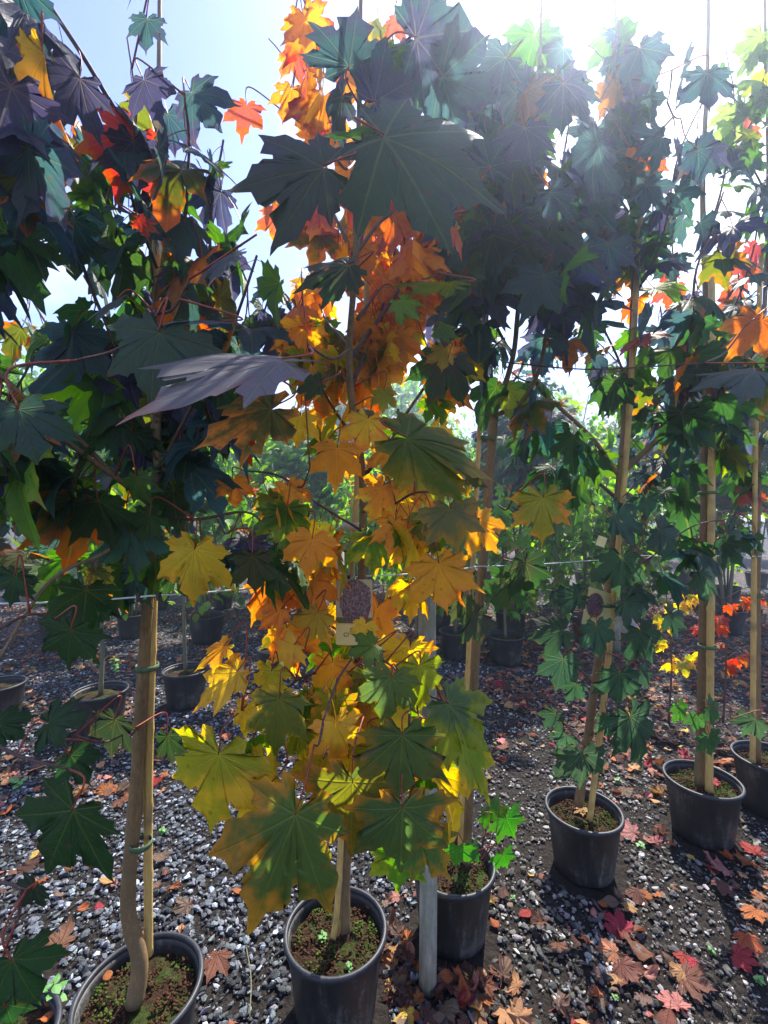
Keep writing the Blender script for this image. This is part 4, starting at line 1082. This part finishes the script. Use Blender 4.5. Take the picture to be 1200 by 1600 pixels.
def label_mat(name, kind):
    k = NT(name)
    uv = k.n('TexCoord').outputs['Generated']
    sp = k.n('SeparateXYZ'); k.l(uv, sp.inputs[0]); X, Z = sp.outputs[0], sp.outputs[2]
    n = k.noise(uv, 26, 6, 0.75); n2 = k.noise(uv, 5, 3, .6)
    fol = k.ramp(n, [(0.38, (.035, .015, .025)), (.52, (.16, .09, .11)), (.68, (.42, .30, .33))])
    if kind == 'tree':
        dx = k.math('MULTIPLY_ADD', X, 2.1, -1.15); dz = k.math('MULTIPLY_ADD', Z, 2.5, -1.65)
        rr = k.math('ADD', k.math('ADD', k.math('MULTIPLY', dx, dx), k.math('MULTIPLY', dz, dz)), k.math('MULTIPLY_ADD', n2, .9, -.4))
        back = k.mix(k.math('LESS_THAN', Z, .42), (.45, .38, .26), (.10, .13, .04))
        col = k.mix(k.math('LESS_THAN', rr, .85), back, fol)
        col = k.mix(k.math('LESS_THAN', Z, .33), col, (.75, .52, .18))
        col = k.mix(k.math('LESS_THAN', Z, .305), col, (.72, .64, .30))
    else:
        dx = k.math('MULTIPLY_ADD', X, 2.0, -.72); dz = k.math('MULTIPLY_ADD', Z, 2.0, -1.15)
        rr = k.math('ADD', k.math('MULTIPLY', dx, dx), k.math('MULTIPLY', dz, dz))
        ln = k.math('MULTIPLY', k.math('LESS_THAN', k.math('FRACT', k.math('MULTIPLY', Z, 26)), .3), k.math('GREATER_THAN', k.noise(uv, 70, 2), .40))
        col = k.mix(k.math('MULTIPLY', ln, .55), (.66, .60, .27), (.25, .22, .08))
        col = k.mix(k.math('LESS_THAN', rr, .46), col, (.60, .34, .08))
        col = k.mix(k.math('LESS_THAN', rr, .40), col, fol)
    return k.end(k.bsdf(col, .45, .4))
def card(w, h, c, rz, ry, mat, name, rx=0):
    b = bmesh.new(); seg = 6; rad = .006; pts = []
    for cx, cz, a0 in ((w / 2 - rad, h / 2 - rad, 0), (-w / 2 + rad, h / 2 - rad, 90), (-w / 2 + rad, -h / 2 + rad, 180), (w / 2 - rad, -h / 2 + rad, 270)):
        for i in range(seg + 1):
            a = R(a0 + 90 * i / seg); pts.append((cx + rad * math.cos(a), cz + rad * math.sin(a)))
    vs = [b.verts.new((x, .012 * (x / w) ** 2 - .0004, z)) for x, z in pts]; ws = [b.verts.new((x, .012 * (x / w) ** 2 + .0004, z)) for x, z in pts]
    b.faces.new(vs[::-1]); b.faces.new(ws); n = len(pts)
    for i in range(n): b.faces.new((vs[i], vs[(i + 1) % n], ws[(i + 1) % n], ws[i]))
    bmesh.ops.recalc_face_normals(b, faces=b.faces)
    me = D.meshes.new(name); b.to_mesh(me); b.free(); me.materials.append(mat)
    return me
lc = P(553, 957, 1.19)
pl = empty('plant_label', lc, 'plant label picturing a purple tree above a yellow strip, on the orange maple', 'plant label')
o = link('card', card(.098, .175, lc, 0, 0, label_mat('tree_picture_card', 'tree'), 'card'), parent=pl)
fc = D.curves.new('lettering', 'FONT'); fc.body = 'CI'; fc.size = .016; fc.extrude = .0002
tf = D.objects.new('lettering_source', fc); COL.objects.link(tf); bpy.context.view_layer.update()
fm = D.meshes.new_from_object(tf.evaluated_get(bpy.context.evaluated_depsgraph_get())); D.objects.remove(tf); fm.materials.clear()
fo = link('lettering', fm, simple('brown_ink', (.12, .09, .04), (.16, .12, .05)), parent=pl, loc=(-.028, -.0022, -.064)); fo.rotation_euler = (R(90), 0, 0)
MB().tube(spline([lc + Vector((0, -.001, .085)), lc + Vector((.002, .05, .1)), lc + Vector((.02, .1, .11)), ], 5), [.0016] * 6 if False else [.0016] * 11, 6).build('loop', M['black'], pl)
pl.rotation_euler = (0, R(0), R(-3))
lc = P(935, 952, 1.83)
pl = empty('plant_label', lc, 'yellow plant label with a round purple leaf photo, tied to the leaning trunk', 'plant label')
o = link('card', card(.125, .155, lc, 0, 0, label_mat('round_picture_card', 'round'), 'card'), parent=pl)
MB().tube(spline([lc + Vector((.05, 0, .065)), lc + Vector((.06, .02, .07)), lc + Vector((.06, .05, .07))], 5), [.0016] * 11, 6).build('loop', M['black'], pl)
pl.rotation_euler = (R(-6), R(18), R(12))
lc = P(968, 844, 4.6) if False else P(940, 846, 4.4)
pl = empty('plant_label', lc, 'small yellow tag hanging far back, left of the leaning trunk', 'plant label')
o = link('card', card(.09, .10, lc, 0, 0, simple('yellow_tag', (.62, .5, .2), (.7, .58, .25)), 'card'), parent=pl); pl.rotation_euler = (0, R(20), 0)

# ------------------------------------------------------------------ second row: small potted maples behind
GB = 'potted young maples in the rows behind'
def back_maple(x, y, label, seed, pal, h=2.3, dpot=.36, n=120, grey=True, low=1.15, white=False, spread=.5, lsz=(.09, .14), mesh_leaves=False):
    t = Tree('young_maple', (x, y, 0), label, 'young tree', GB, seed, pal)
    add_pot(t.root, dpot, .28, seed, detail=False, white=white)
    rn = t.rnd; b = t.base
    pts = [b + Vector((0, 0, .22))]
    for i in range(1, 6): pts.append(b + Vector((rn.uniform(-.03, .03), rn.uniform(-.03, .03), .22 + (h - .22) * i / 5)))
    sp, _ = t.wood('trunk', pts, .017, .005, 'bark_grey' if grey else 'bark', 8, 4)
    nb = 9
    for i in range(nb):
        z = low + (h - .2 - low) * i / (nb - 1); a = i * 2.4 + rn.uniform(-.4, .4); ln = spread * rn.uniform(.6, 1.1) * (1 - .5 * i / nb)
        s0 = b + Vector((0, 0, z)); d = Vector((math.cos(a), math.sin(a), 0))
        q, _ = t.wood('branch', [s0, s0 + d * ln * .5 + Vector((0, 0, ln * .35)), s0 + d * ln + Vector((0, 0, ln * .75))], .006, .002, 'bark_dark', 5, 4)
        t.leaves_along(q, .15, .075, lsz)
    t.leaves_along(sp[-8:], 0, .07, lsz)
    t.flush(0 if mesh_leaves else n)
    return t
def at(px, py, z=.28):
    d = (CZ - z) / ((py - 800) / F); return ((px - 600) / F * d, d)
for i, (px, py, lab, pal, h, w, dp) in enumerate([
    (157, 1078, 'young maple with thin grey trunk, its pot left of the crooked trunk', 'fresh', 2.4, False, .36),
    (290, 1045, 'young maple with grey trunk, its pot just right of the crooked trunk', 'left', 2.6, False, .36),
    (-5, 1068, 'young maple whose pot is half cut by the left picture edge', 'dark', 2.3, False, .36),
    (430, 1012, 'young maple with its pot half hidden behind yellow and orange leaves', 'fresh', 2.0, False, .34),
    (790, 992, 'young green maple in a black pot, right of the post', 'fresh', 1.9, False, .38),
    (712, 985, 'young maple in a plain black pot just right of the post top', 'fresh', 1.9, False, .36),
    (985, 955, 'young maple in a white pot right of the leaning trunk', 'mixed', 2.2, True, .30),
    (868, 972, 'young maple in a white pot left of the leaning trunk', 'fresh', 2.2, True, .32),
    (650, 992, 'young maple in a black pot just left of the post', 'fresh', 2.1, False, .34)]):
    x, y = at(px, py)
    back_maple(x, y, lab, 40 + i, pal, h, dp, n=90, white=w, low=1.15 if i < 4 else .55)

# yellow and red saplings at the right
for i, (px, py, lab, pal) in enumerate([(1045, 1000, 'low sapling with yellow leaves between the second and third trunks from the right', [(YE, YE, 3), (YE, OR, 2), (YG, YE, 2)]),
                                        (1130, 985, 'low sapling with bright red leaves left of the last trunk', [(RE, DO, 3), (PK, RE, 1), (DO, RE, 1)])]):
    d = 3.3; x = (px - 600) / F * d
    t = Tree('sapling', (x, d, 0), lab, 'sapling', 'low saplings behind the near row', 60 + i, pal)
    sp, _ = t.wood('trunk', [Vector((x, d, 0)), Vector((x + .02, d, .5)), Vector((x - .03, d, 1.05))], .008, .003, 'bark_dark', 6, 5)
    for k in range(4):
        a = k * 1.9; z = .45 + .15 * k
        q, _ = t.wood('branch', [Vector((x, d, z)), Vector((x + .14 * math.cos(a), d + .1 * math.sin(a), z + .1)), Vector((x + .22 * math.cos(a), d + .2 * math.sin(a), z + .12))], .003, .0015, 'bark_dark', 5, 4)
        t.leaves_along(q, .2, .08, (.07, .10))
    t.flush(200)

# ------------------------------------------------------------------ rows of shrubs and trees further back
GF = 'leafy nursery plants in the far rows'
def crown_items(rnd, c, rx, rz, n, sz, pal, ovals=True):
    items = []
    cl = [(Vector((rnd.uniform(-1, 1), rnd.uniform(-1, 1), rnd.uniform(-1, 1))), rnd.uniform(.25, .5)) for _ in range(14)]
    cl = [(v.normalized() * rnd.uniform(.3, .8), r) for v, r in cl]
    for i in range(n):
        v, r = rnd.choice(cl)
        q = v + Vector((rnd.gauss(0, r * .5), rnd.gauss(0, r * .5), rnd.gauss(0, r * .5)))
        p = c + Vector((q.x * rx, q.y * rx, q.z * rz))
        o_ = Vector((q.x, q.y, 0)); o_ = o_.normalized() if o_.length > .01 else Vector((1, 0, 0))
        dr = R(rnd.uniform(-10, 75)); a = math.atan2(o_.y, o_.x) + rnd.uniform(-1.2, 1.2); h = Vector((math.cos(a), math.sin(a), 0))
        tip = h * math.cos(dr) - Vector((0, 0, math.sin(dr)))
        nr = h * math.sin(dr) + Vector((0, 0, math.cos(dr))) + Vector((rnd.uniform(-.5, .5),) * 3)
        c1, c2 = pick(pal, rnd)
        items.append((0, rnd.randrange(9), p, frame(tip, nr), rnd.uniform(*sz), vary(c1, rnd, .3), vary(c2, rnd, .3)))
    return items
def plant_proto(seed, h, low, rx, n, sz, pal, shapes, pot=None, trunk_r=.015, stems=3):
    rnd = random.Random(seed); parts = []
    mb = MB()
    for k in range(stems):
        a = 6.28 * k / stems + rnd.uniform(-.3, .3); q = rx * .5
        b0 = Vector((.02 * math.cos(a), .02 * math.sin(a), .2 if pot else 0))
        sp = spline([b0, Vector((q * .4 * math.cos(a), q * .4 * math.sin(a), h * .45)), Vector((q * math.cos(a), q * math.sin(a), h * .93))], 4)
        mb.tube(sp, [trunk_r * (1 - .75 * i / (len(sp) - 1)) for i in range(len(sp))], 6)
    parts.append(('trunk', mb.mesh('trunk'), M['bark_grey'], None))
    c = Vector((0, 0, (h + low) / 2))
    tmp = mass('crown', crown_items(rnd, c, rx, (h - low) / 2, n, sz, pal), None, Vector((0, 0, 0)), shapes)
    parts.append(('crown', tmp.data, None, 'stuff')); D.objects.remove(tmp)
    if pot:
        w, rm = pot_mesh(.28, pot / 2, pot / 2 * .8, 24)
        parts.append(('pot', w, M['pot'], None)); parts.append(('rim', rm, M['pot_rim'], None))
    return parts
def plant(proto, name, x, y, rz, s, label, cat, group, z=0):
    r = empty(name, (x, y, z), label, cat, group); r.rotation_euler = (0, 0, rz); r.scale = (s, s, s)
    po = None
    for (n_, me, mat, kd) in proto:
        o = link(n_, me, mat, po if n_ == 'rim' and po else r)
        if n_ == 'pot': po = o
        if kd: o['kind'] = kd
    return r
protoS = [plant_proto(70 + i, 2.5, .35, .6, 1150, (.07, .115), 'fresh', OVAL_SHAPES, .36) for i in range(3)]
protoY = [plant_proto(80, 2.2, .5, .5, 800, (.08, .12), [(OR, DO, 2), (YE, OR, 2), (PK, RE, 1.5), (YG, YE, 2)], MASS_SHAPES, .36)]
protoM = [plant_proto(90 + i, 3.5, .9, .85, 1700, (.10, .15), ['fresh', 'left', 'mixed'][i], MASS_SHAPES, .4, .022, 2) for i in range(3)]
protoT = [plant_proto(95 + i, 6.0, 1.2, 2.0, 3800, (.15, .24), ['fresh', 'pale'][i], OVAL_SHAPES, None, .08, 4) for i in range(2)]
rr_ = random.Random(9)
where = lambda x, y: ('left part' if x < -.33 * y else ('middle' if x < .3 * y else 'right part'))
k = 0
def far_label(base, row, col): return f'{base}, {ordw(col)} from left in the {row}'
def ordw(n): return ['first', 'second', 'third', 'fourth', 'fifth', 'sixth', 'seventh', 'eighth', 'ninth', 'tenth', 'eleventh', 'twelfth', 'thirteenth', 'fourteenth'][n]
for row, (y0, n, rowname) in enumerate([(5.6, 10, 'nearest far row'), (7.4, 13, 'middle far row'), (9.6, 14, 'furthest row')]):
    for i in range(n):
        x = (-.80 + 1.66 * (i + .5) / n) * y0 + rr_.uniform(-.12, .12); y = y0 + rr_.uniform(-.25, .25)
        if row == 0 and (-.5 * y < x < -.08 * y): 
            if i % 2: y += 1.0
        if any(math.hypot(x - a, y - b) < .45 for a, b, c in POTS): y += .55
        useM = (i + row) % 3 == 0
        if row == 1 and i in (4, 5): pr, nm, lb = protoY[0], 'potted_shrub', 'orange and red leaved potted shrub'
        elif useM: pr, nm, lb = protoM[(i + row) % 3 if False else rr_.randrange(3)], 'nursery_tree', 'potted tree with a tall leafy crown'
        else: pr, nm, lb = protoS[rr_.randrange(3)], 'potted_shrub', 'bright green potted shrub with broad leaves'
        plant(pr, nm, x, y, rr_.uniform(0, 6.28), rr_.uniform(.88, 1.15), far_label(lb, rowname, i), 'shrub' if nm == 'potted_shrub' else 'tree', GF)
        POTS.append((x, y, .2))
for i in range(12):
    y = 15 + rr_.uniform(-1.5, 3.5); x = (-.95 + 1.9 * (i + .5) / 12) * y
    plant(protoT[i % 2], 'background_tree', x, y, rr_.uniform(0, 6.28), rr_.uniform(.75, 1.15), f'large green tree behind the nursery rows, {ordw(i)} from the left', 'tree', 'trees behind the nursery')
for i in range(9):
    y = 28 + rr_.uniform(-2, 3); x = (-1.0 + 2.0 * (i + .5) / 9) * y
    plant(protoT[(i + 1) % 2], 'background_tree', x, y, rr_.uniform(0, 6.28), rr_.uniform(1.05, 1.28), f'distant large tree on the skyline, {ordw(i)} from the left', 'tree', 'trees on the skyline')

# ------------------------------------------------------------------ gravel
def free(x, y, m=0.0):
    for a, b, c in POTS:
        if abs(x - a) < c + m and abs(y - b) < c + m and math.hypot(x - a, y - b) < c + m: return False
    return math.hypot(x - p0.x, y - p0.y) > .035 + m
def stone_shapes(n, sub, seed):
    rs = np.random.default_rng(seed); outp = []
    V0, T0 = ico_shapes()[sub]
    for i in range(n):
        v = V0.copy()
        for _ in range(13):                               # knock flat facets off
            d = rs.normal(size=3); d /= np.linalg.norm(d); lim = rs.uniform(.35, .8)
            pr = v @ d; over = np.maximum(pr - lim, 0); v = v - over[:, None] * d
        v *= np.array([1.15, rs.uniform(.5, .95), rs.uniform(.35, .7)]); v += rs.normal(scale=.03, size=v.shape)
        outp.append((v, T0))
    return outp
near_shapes = stone_shapes(10, 1, 3); far_shapes = stone_shapes(8, 0, 4)
rs = np.random.default_rng(21)
def stone_colour(x, y):
    base = rs.choice([.035, .06, .09, .14, .22, .34], p=[.22, .24, .22, .17, .11, .04])
    tnt = np.array([.90, 1.0, 1.14]) if x < .3 * y - .2 else np.array([1.03, 1.0, .93])
    return base * tnt * rs.uniform(.85, 1.15, 3) ** .4
def cover(x, y):
    return .62 + .55 * mnoise.noise(Vector((x * 1.6, y * 1.6, 3.3))) + (.25 if x < -.05 else -.12)
cands = []
def scatter(y0, y1, dens, smin, smax):
    A = 0; n = int(dens * (y1 ** 2 - y0 ** 2) * .93)
    ys = np.sqrt(rs.uniform(y0 ** 2, y1 ** 2, n)); xs = rs.uniform(-.93, .93, n) * ys
    sz = smin + (smax - smin) * rs.uniform(0, 1, n) ** 2.2
    for x, y, s in zip(xs, ys, sz):
        if not free(x, y, .004): continue
        if rs.uniform() > cover(x, y): s *= .45
        cands.append((x, y, s))
scatter(.85, 2.6, 5200, .0035, .021)
scatter(2.6, 4.4, 2300, .008, .022)
scatter(4.4, 8.0, 650, .012, .026)
cands.sort(key=lambda c: -c[2] / c[1])
inview = [c for c in cands if abs(c[0] / c[1]) < .86 and CZ / c[1] * F < 800]
big = set(id(c) for c in inview[:300])
smesh = []
for v, T in near_shapes:
    m_ = np_mesh('stone', v, T, False); m_.materials.append(M['stone']); smesh.append(m_)
VV, TT, CC = [], [], []; off = 0
for c in cands:
    x, y, s = c; col = stone_colour(x, y); a = rs.uniform(0, 6.28)
    if id(c) in big:
        o = D.objects.new('stone', smesh[rs.integers(len(smesh))]); COL.objects.link(o); o.parent = ground
        o.location = (x, y, s * .28); o.scale = (s, s, s); o.rotation_euler = (rs.uniform(-.4, .4), rs.uniform(-.4, .4), a)
        o.color = (*[float(q) for q in col], 1); continue
    v, T = far_shapes[rs.integers(len(far_shapes))]
    ca, sa = math.cos(a), math.sin(a); tl = rs.uniform(-.4, .4)
    Rm = np.array([[ca, -sa, 0], [sa, ca, 0], [0, 0, 1]]) @ np.array([[1, 0, 0], [0, math.cos(tl), -math.sin(tl)], [0, math.sin(tl), math.cos(tl)]])
    q = (v * s) @ Rm.T + np.array([x, y, s * .25])
    VV.append(q); TT.append(T + off); off += len(q); CC.append(np.tile(col, (len(q), 1)))
gm = np_mesh('gravel', np.concatenate(VV), np.concatenate(TT), False); set_tint(gm, 'tint', np.concatenate(CC)); gm.materials.append(M['stone_mass'])
gravel = link('gravel', gm); tag(gravel, 'crushed grey stone covering the nursery ground', 'gravel', kind='stuff')
print('STONES', len(cands))

# ------------------------------------------------------------------ fallen leaves
FK = [('flat', dict(fold=.05, bend=.05, wave=.05, curl=.15)), ('curled', dict(fold=.15, bend=.5, wave=.15, curl=.9)), ('crumpled', dict(fold=.35, bend=.2, wave=.30, curl=.5)), ('folded', dict(fold=.1, bend=.2, wave=.1, curl=.2, fold_half=.8))]
FM = []
for i, (st, kw) in enumerate(FK):
    for j in range(2):
        FM.append((st, 'maple', blade_mesh('fallen_leaf', [M['dry'], M['stalk']], seed=700 + 10 * i + j, rings=(.4, .75, 1.0), stalk=(.05, -.6, .02), **kw)))
    FM.append((st, 'oval', blade_mesh('fallen_leaf', [M['dry'], M['stalk']], seed=760 + i, rings=(.5, 1.0), kind='oval', stalk=(.02, -.25, .02), **kw)))
FC = [('brown', (.15, .065, .04), (.10, .045, .03)), ('rust', (.32, .10, .03), (.20, .07, .03)), ('tan', (.34, .18, .08), (.26, .13, .06)), ('dark brown', (.075, .035, .025), (.06, .03, .02)), ('red', (.26, .025, .03), (.18, .02, .025)),
      ('dusty pink', (.36, .15, .12), (.28, .10, .09)), ('yellow', (.50, .36, .08), (.4, .26, .06)), ('grey brown', (.14, .09, .065), (.10, .065, .05))]
LM = [('crooked trunk', A1.base), ('orange maple', A2.base), ('grey post', p0), ('purple maple', A3.base), ('leaning maple', A4.base), ('pale caned maple', A5.base), ('last maple', A6.base), ('young maples', Vector((*at(220, 1060), 0)))]
rl = random.Random(77)
CW = [.30, .14, .12, .16, .035, .09, .02, .18]
def loc_words(x, y):
    nm, b = min(LM, key=lambda l: math.hypot(l[1].x - x, l[1].y - y)); dx, dy = x - b.x, y - b.y; dist = math.hypot(dx, dy)
    hor = 'right' if dx > 0 else 'left'; ver = 'behind' if dy > 0 else 'in front of'
    far_ = 'close' if dist < .28 else ('a step' if dist < .6 else 'well')
    if abs(dx) > 1.6 * abs(dy): return f'{far_} to the {hor} of the {nm}'.replace('close to', 'close by to')
    if abs(dy) > 1.6 * abs(dx): return f'{far_} {ver} the {nm}'.replace('close in', 'just in').replace('close behind', 'just behind')
    return f'{far_} {ver.replace(" of", "")} and {hor} of the {nm}'.replace('close in', 'just in').replace('close behind', 'just behind')
used_labels = set()
def fallen(x, y, size, ci, mi, rz, lift=.008, tilt=.25, lab=None):
    for tries in range(40):
        st, kd, me = FM[mi]; nm, c1, c2 = FC[ci]
        sz = 'small ' if size < .045 else ('large ' if size > .075 else '')
        lb = lab or f'{sz}{st} {nm} {kd} leaf {loc_words(x, y)}'
        if lab or lb not in used_labels: break
        ci = rl.choices(range(8), CW)[0]; mi = rl.randrange(len(FM))
    used_labels.add(lb)
    o = D.objects.new('fallen_leaf', me); COL.objects.link(o)
    o.location = (x, y, lift + .10 * size); o.scale = (size,) * 3; o.rotation_euler = (rl.uniform(-tilt, tilt), rl.uniform(-tilt, tilt), rz)
    o.color = (*vary(c1, rl, .15), 1); o['edge_colour'] = [*vary(c2, rl, .15), 1.0]
    tag(o, lb, 'fallen leaf', 'fallen leaves on the gravel'); return o
def litter_density(x, y):
    px = 600 + F * x / y; py = 800 + F * CZ / y
    d = .35 + .9 * mnoise.noise(Vector((x * 2.2, y * 2.2, 7.7)))
    if px < 900 and py > 1120: d -= .30
    if 590 < px < 770 and py > 1380: d += .9
    if 750 < px < 900 and 1000 < py < 1120: d += 1.3
    if px < 420 and py > 1340: d += .35
    if px < 220 and 1050 < py < 1300: d += .3
    if px > 860 and py < 1300: d += .35
    if 380 < px < 640 and 1200 < py < 1500: d -= .2
    return d
# single leaves that stand out: (px, py, size, colour, shape, turn, label)
DIST = [(975, 1452, .085, 4, 1, .6, 'crimson maple leaf lying alone in front of the leaning maple\'s pot'),
        (830, 1420, .06, 4, 2, 2.0, 'dull red maple leaf right of the pot behind the post'),
        (1060, 1570, .08, 5, 0, .2, 'dusty pink maple leaf low in the picture at the right'),
        (1085, 1500, .065, 4, 3, 1.0, 'red maple leaf, lower of the pair at the lower right'),
        (1070, 1490, .05, 4, 4, 2.4, 'red maple leaf, upper of the pair at the lower right'),
        (1150, 1490, .075, 4, 0, 4.0, 'bright red star shaped maple leaf near the right edge'),
        (960, 1485, .07, 2, 3, 1.2, 'tan maple leaf just below the crimson one'),
        (990, 1300, .085, 5, 1, .9, 'pink maple leaf leaning against the leaning maple\'s pot'),
        (1180, 1330, .08, 4, 1, .0, 'red maple leaf at the right picture edge below the pots'),
        (1020, 1400, .05, 1, 2, 1.0, 'small orange oval leaf between the two right pots, in front'),
        (1180, 1420, .085, 1, 0, 2.0, 'orange and red maple leaf near the right edge'),
        (1165, 1460, .08, 1, 3, 3.0, 'pale orange maple leaf near the right edge, second of its cluster'),
        (340, 1490, .10, 0, 3, 3.1, 'brown maple leaf with tip down beside the crooked trunk\'s pot'),
        (90, 1480, .11, 0, 4, 1.0, 'large brown crumpled maple leaf behind the two left pots'),
        (180, 1375, .07, 2, 2, 1.6, 'tan oval leaf behind the crooked trunk'),
        (155, 1420, .045, 4, 5, .5, 'dark red leaf left of the crooked trunk'),
        (120, 1418, .045, 1, 5, 5.2, 'orange oval leaf left of the crooked trunk'),
        (295, 1412, .07, 7, 6, 2.0, 'grey brown maple leaf right of the crooked trunk'),
        (620, 1490, .07, 2, 0, 1.4, 'tan star shaped maple leaf left of the grey post\'s foot'),
        (755, 1525, .05, 1, 2, .2, 'orange oval leaf standing against the pot behind the post'),
        (758, 1588, .075, 7, 2, .1, 'big grey brown oval leaf at the bottom edge right of the post'),
        (655, 1590, .05, 1, 5, .8, 'orange oval leaf at the bottom edge left of the post\'s foot'),
        (840, 1148, .05, 1, 2, 1.0, 'round orange leaf on dark gravel behind the leaning maple'),
        (780, 1445, .045, 1, 5, .6, 'rust oval leaf right of the pot behind the post'),
        (835, 1365, .035, 6, 5, .8, 'small yellow leaf left of the leaning maple\'s pot'),
        (1190, 1240, .09, 4, 7, .8, 'red maple leaf between the last two pots')]
n_ind = 0
for (px, py, s, ci, mi, rz, lab) in DIST:
    x, y = at(px, py, 0.02)
    if not free(x, y, .02): y += 0; 
    fallen(x, y, s, ci, mi, rz, lab=lab); n_ind += 1
cand = []
while len(cand) < 7500:
    y = math.sqrt(rl.uniform(.8 ** 2, 8.5 ** 2)); x = rl.uniform(-.93, .93) * y
    if rl.random() > litter_density(x, y) or not free(x, y, .015): continue
    s = rl.uniform(.02, .065) if rl.random() < .88 else rl.uniform(.07, .1)
    cand.append((x, y, s))
for i in range(150):                                         # drift of leaves round the post's foot
    a, q = rl.uniform(0, 6.28), rl.uniform(.05, .28); x, y = p0.x + q * math.cos(a) * 1.1, p0.y + q * math.sin(a) * .8
    if free(x, y, .01): cand.append((x, y, rl.uniform(.03, .065)))
cand.sort(key=lambda c: -c[2] / c[1] if abs(c[0] / c[1]) < .84 and CZ / c[1] * F < 790 else 0)
for (x, y, s) in cand[:300 - n_ind]:
    fallen(x, y, s, rl.choices(range(8), CW)[0], rl.randrange(len(FM)), rl.uniform(0, 6.28), rl.uniform(.004, .02), .4)
DSH = [blade(seed=800 + i, rings=(1.0,), kind='small' if i % 2 else 'oval', fold=.2, bend=.3, wave=.25, curl=.4) for i in range(6)]
items = []
for (x, y, s) in cand[300 - n_ind:]:
    nm, c1, c2 = FC[rl.choices(range(8), CW)[0]]; a = rl.uniform(0, 6.28)
    tip = Vector((math.cos(a), math.sin(a), rl.uniform(-.25, .25))); nr = Vector((rl.uniform(-.4, .4), rl.uniform(-.4, .4), 1))
    items.append((0, rl.randrange(6), Vector((x, y, .012 + .1 * s)), frame(tip, nr), s, vary(c1, rl), vary(c2, rl)))
lo = mass('leaf_litter', items, None, Vector((0, 0, 0)), DSH, 'dry_mass')
tag(lo, 'dry brown and orange leaf litter strewn over the gravel', 'leaf litter', kind='stuff')
# leaves lying in the pots
for (px, py, z, s, ci, mi, rz, lab) in [(910, 1262, .235, .06, 2, 0, 2.0, 'tan maple leaf lying on the soil of the leaning maple\'s pot'), (877, 1232, .235, .035, 2, 4, 1.0, 'small tan leaf at the back of the leaning maple\'s pot'),
                                    (1118, 1222, .24, .07, 4, 1, 1.0, 'red maple leaf on the soil of the second pot from the right'), (1100, 1240, .24, .045, 1, 2, 2.2, 'orange leaf at the trunk foot in the second pot from the right'),
                                    (1165, 1165, .24, .06, 5, 0, .4, 'pink maple leaf on the soil of the last pot'), (90, 1565, .235, .04, 1, 2, 1.5, 'upper orange oval leaf in the corner pot'),
                                    (85, 1582, .235, .04, 1, 5, 2.1, 'lower orange oval leaf in the corner pot'), (170, 1530, .235, .035, 1, 2, .7, 'small rust leaf on the moss of the crooked trunk\'s pot'), (577, 1418, .235, .02, 1, 2, .7, 'tiny rust leaf on the soil of the orange maple\'s pot')]:
    x, y = at(px, py, z); o = fallen(x, y, s, ci, mi, rz, z - .005, .2, lab)
    o['group'] = 'fallen leaves lying in the pots'

# ------------------------------------------------------------------ weeds and twigs
WM = simple('weed_leaf_green', (.05, .16, .03), (.10, .26, .05), 40, .5, .4)
wmesh = blade_mesh('weed_leaf', [WM, WM], seed=900, rings=(.5, 1.0), kind='oval', fold=0, bend=.3, wave=.04)
def weed(px, py, z, h, n, lab, s=.014):
    x, y = at(px, py, z); rn = random.Random(int(px))
    r = empty('weed_seedling', (x, y, z - .01), lab, 'weed', 'green weeds')
    top = r.location + Vector((rn.uniform(-.01, .01), rn.uniform(-.01, .01), h))
    sp = spline([r.location, r.location.lerp(top, .5) + Vector((.004, 0, 0)), top], 4)
    MB().tube(sp, [.0012] * len(sp), 5).build('stem', M['green_stalk'], r)
    for i in range(n):
        p = sp[int((.35 + .65 * i / n) * (len(sp) - 1))]; a = i * 2.4; e = rn.uniform(-.1, .7)
        tip = Vector((math.cos(a) * math.cos(e), math.sin(a) * math.cos(e), math.sin(e)))
        o = D.objects.new('leaf', wmesh); COL.objects.link(o); o.parent = r
        o.matrix_local = Matrix.Translation(p - r.location) @ frame(tip, Vector((0, 0, 1))).to_4x4() @ Matrix.Scale(s * rn.uniform(.7, 1.2), 4)
for a in [(500, 1470, .23, .03, 9, 'tiny green weed in the front of the orange maple\'s pot', .018), (545, 1512, .23, .015, 12, 'low weed tuft at the front rim of the orange maple\'s pot', .012),
          (180, 1055, .24, .16, 16, 'leafy weed in the pot left of the crooked trunk', .045), (85, 1560, .23, .06, 8, 'thin weed in the corner pot', .03),
          (1000, 1325, .01, .03, 12, 'green weed beside the leaning maple\'s pot', .02), (960, 1555, .01, .015, 9, 'tiny weed at the bottom right of the gravel', .012), (1112, 1485, .01, .02, 12, 'weed beside the red leaf pair', .014),
          (1185, 1530, .01, .02, 12, 'weed at the right picture edge low down', .016), (965, 1220, .01, .035, 9, 'weed behind the leaning maple\'s pot', .02), (800, 1405, .01, .02, 10, 'tiny weed right of the pot behind the post', .012), (30, 1225, .01, .03, 6, 'flat pale weed left of the crooked trunk', .05), (255, 1300, .01, .03, 8, 'weed just right of the thin cane', .02)]:
    weed(*a)
x0, y0 = at(385, 1490, .01); x1, y1 = at(390, 1600, .01)
o = MB().tube(spline([Vector((x0, y0, .03)), Vector(((x0 + x1) / 2 + .01, (y0 + y1) / 2, .035)), Vector((x1, y1, .03))], 6), [.0022] * 13, 6).build('fallen_twig', M['bark_grey']); tag(o, 'pale thin twig lying between the two nearest pots', 'twig')
for px, py in ((745, 1320),):
    pass
print('OBJECTS', len(D.objects), 'TRIS', sum(len(m.polygons) for m in D.meshes))
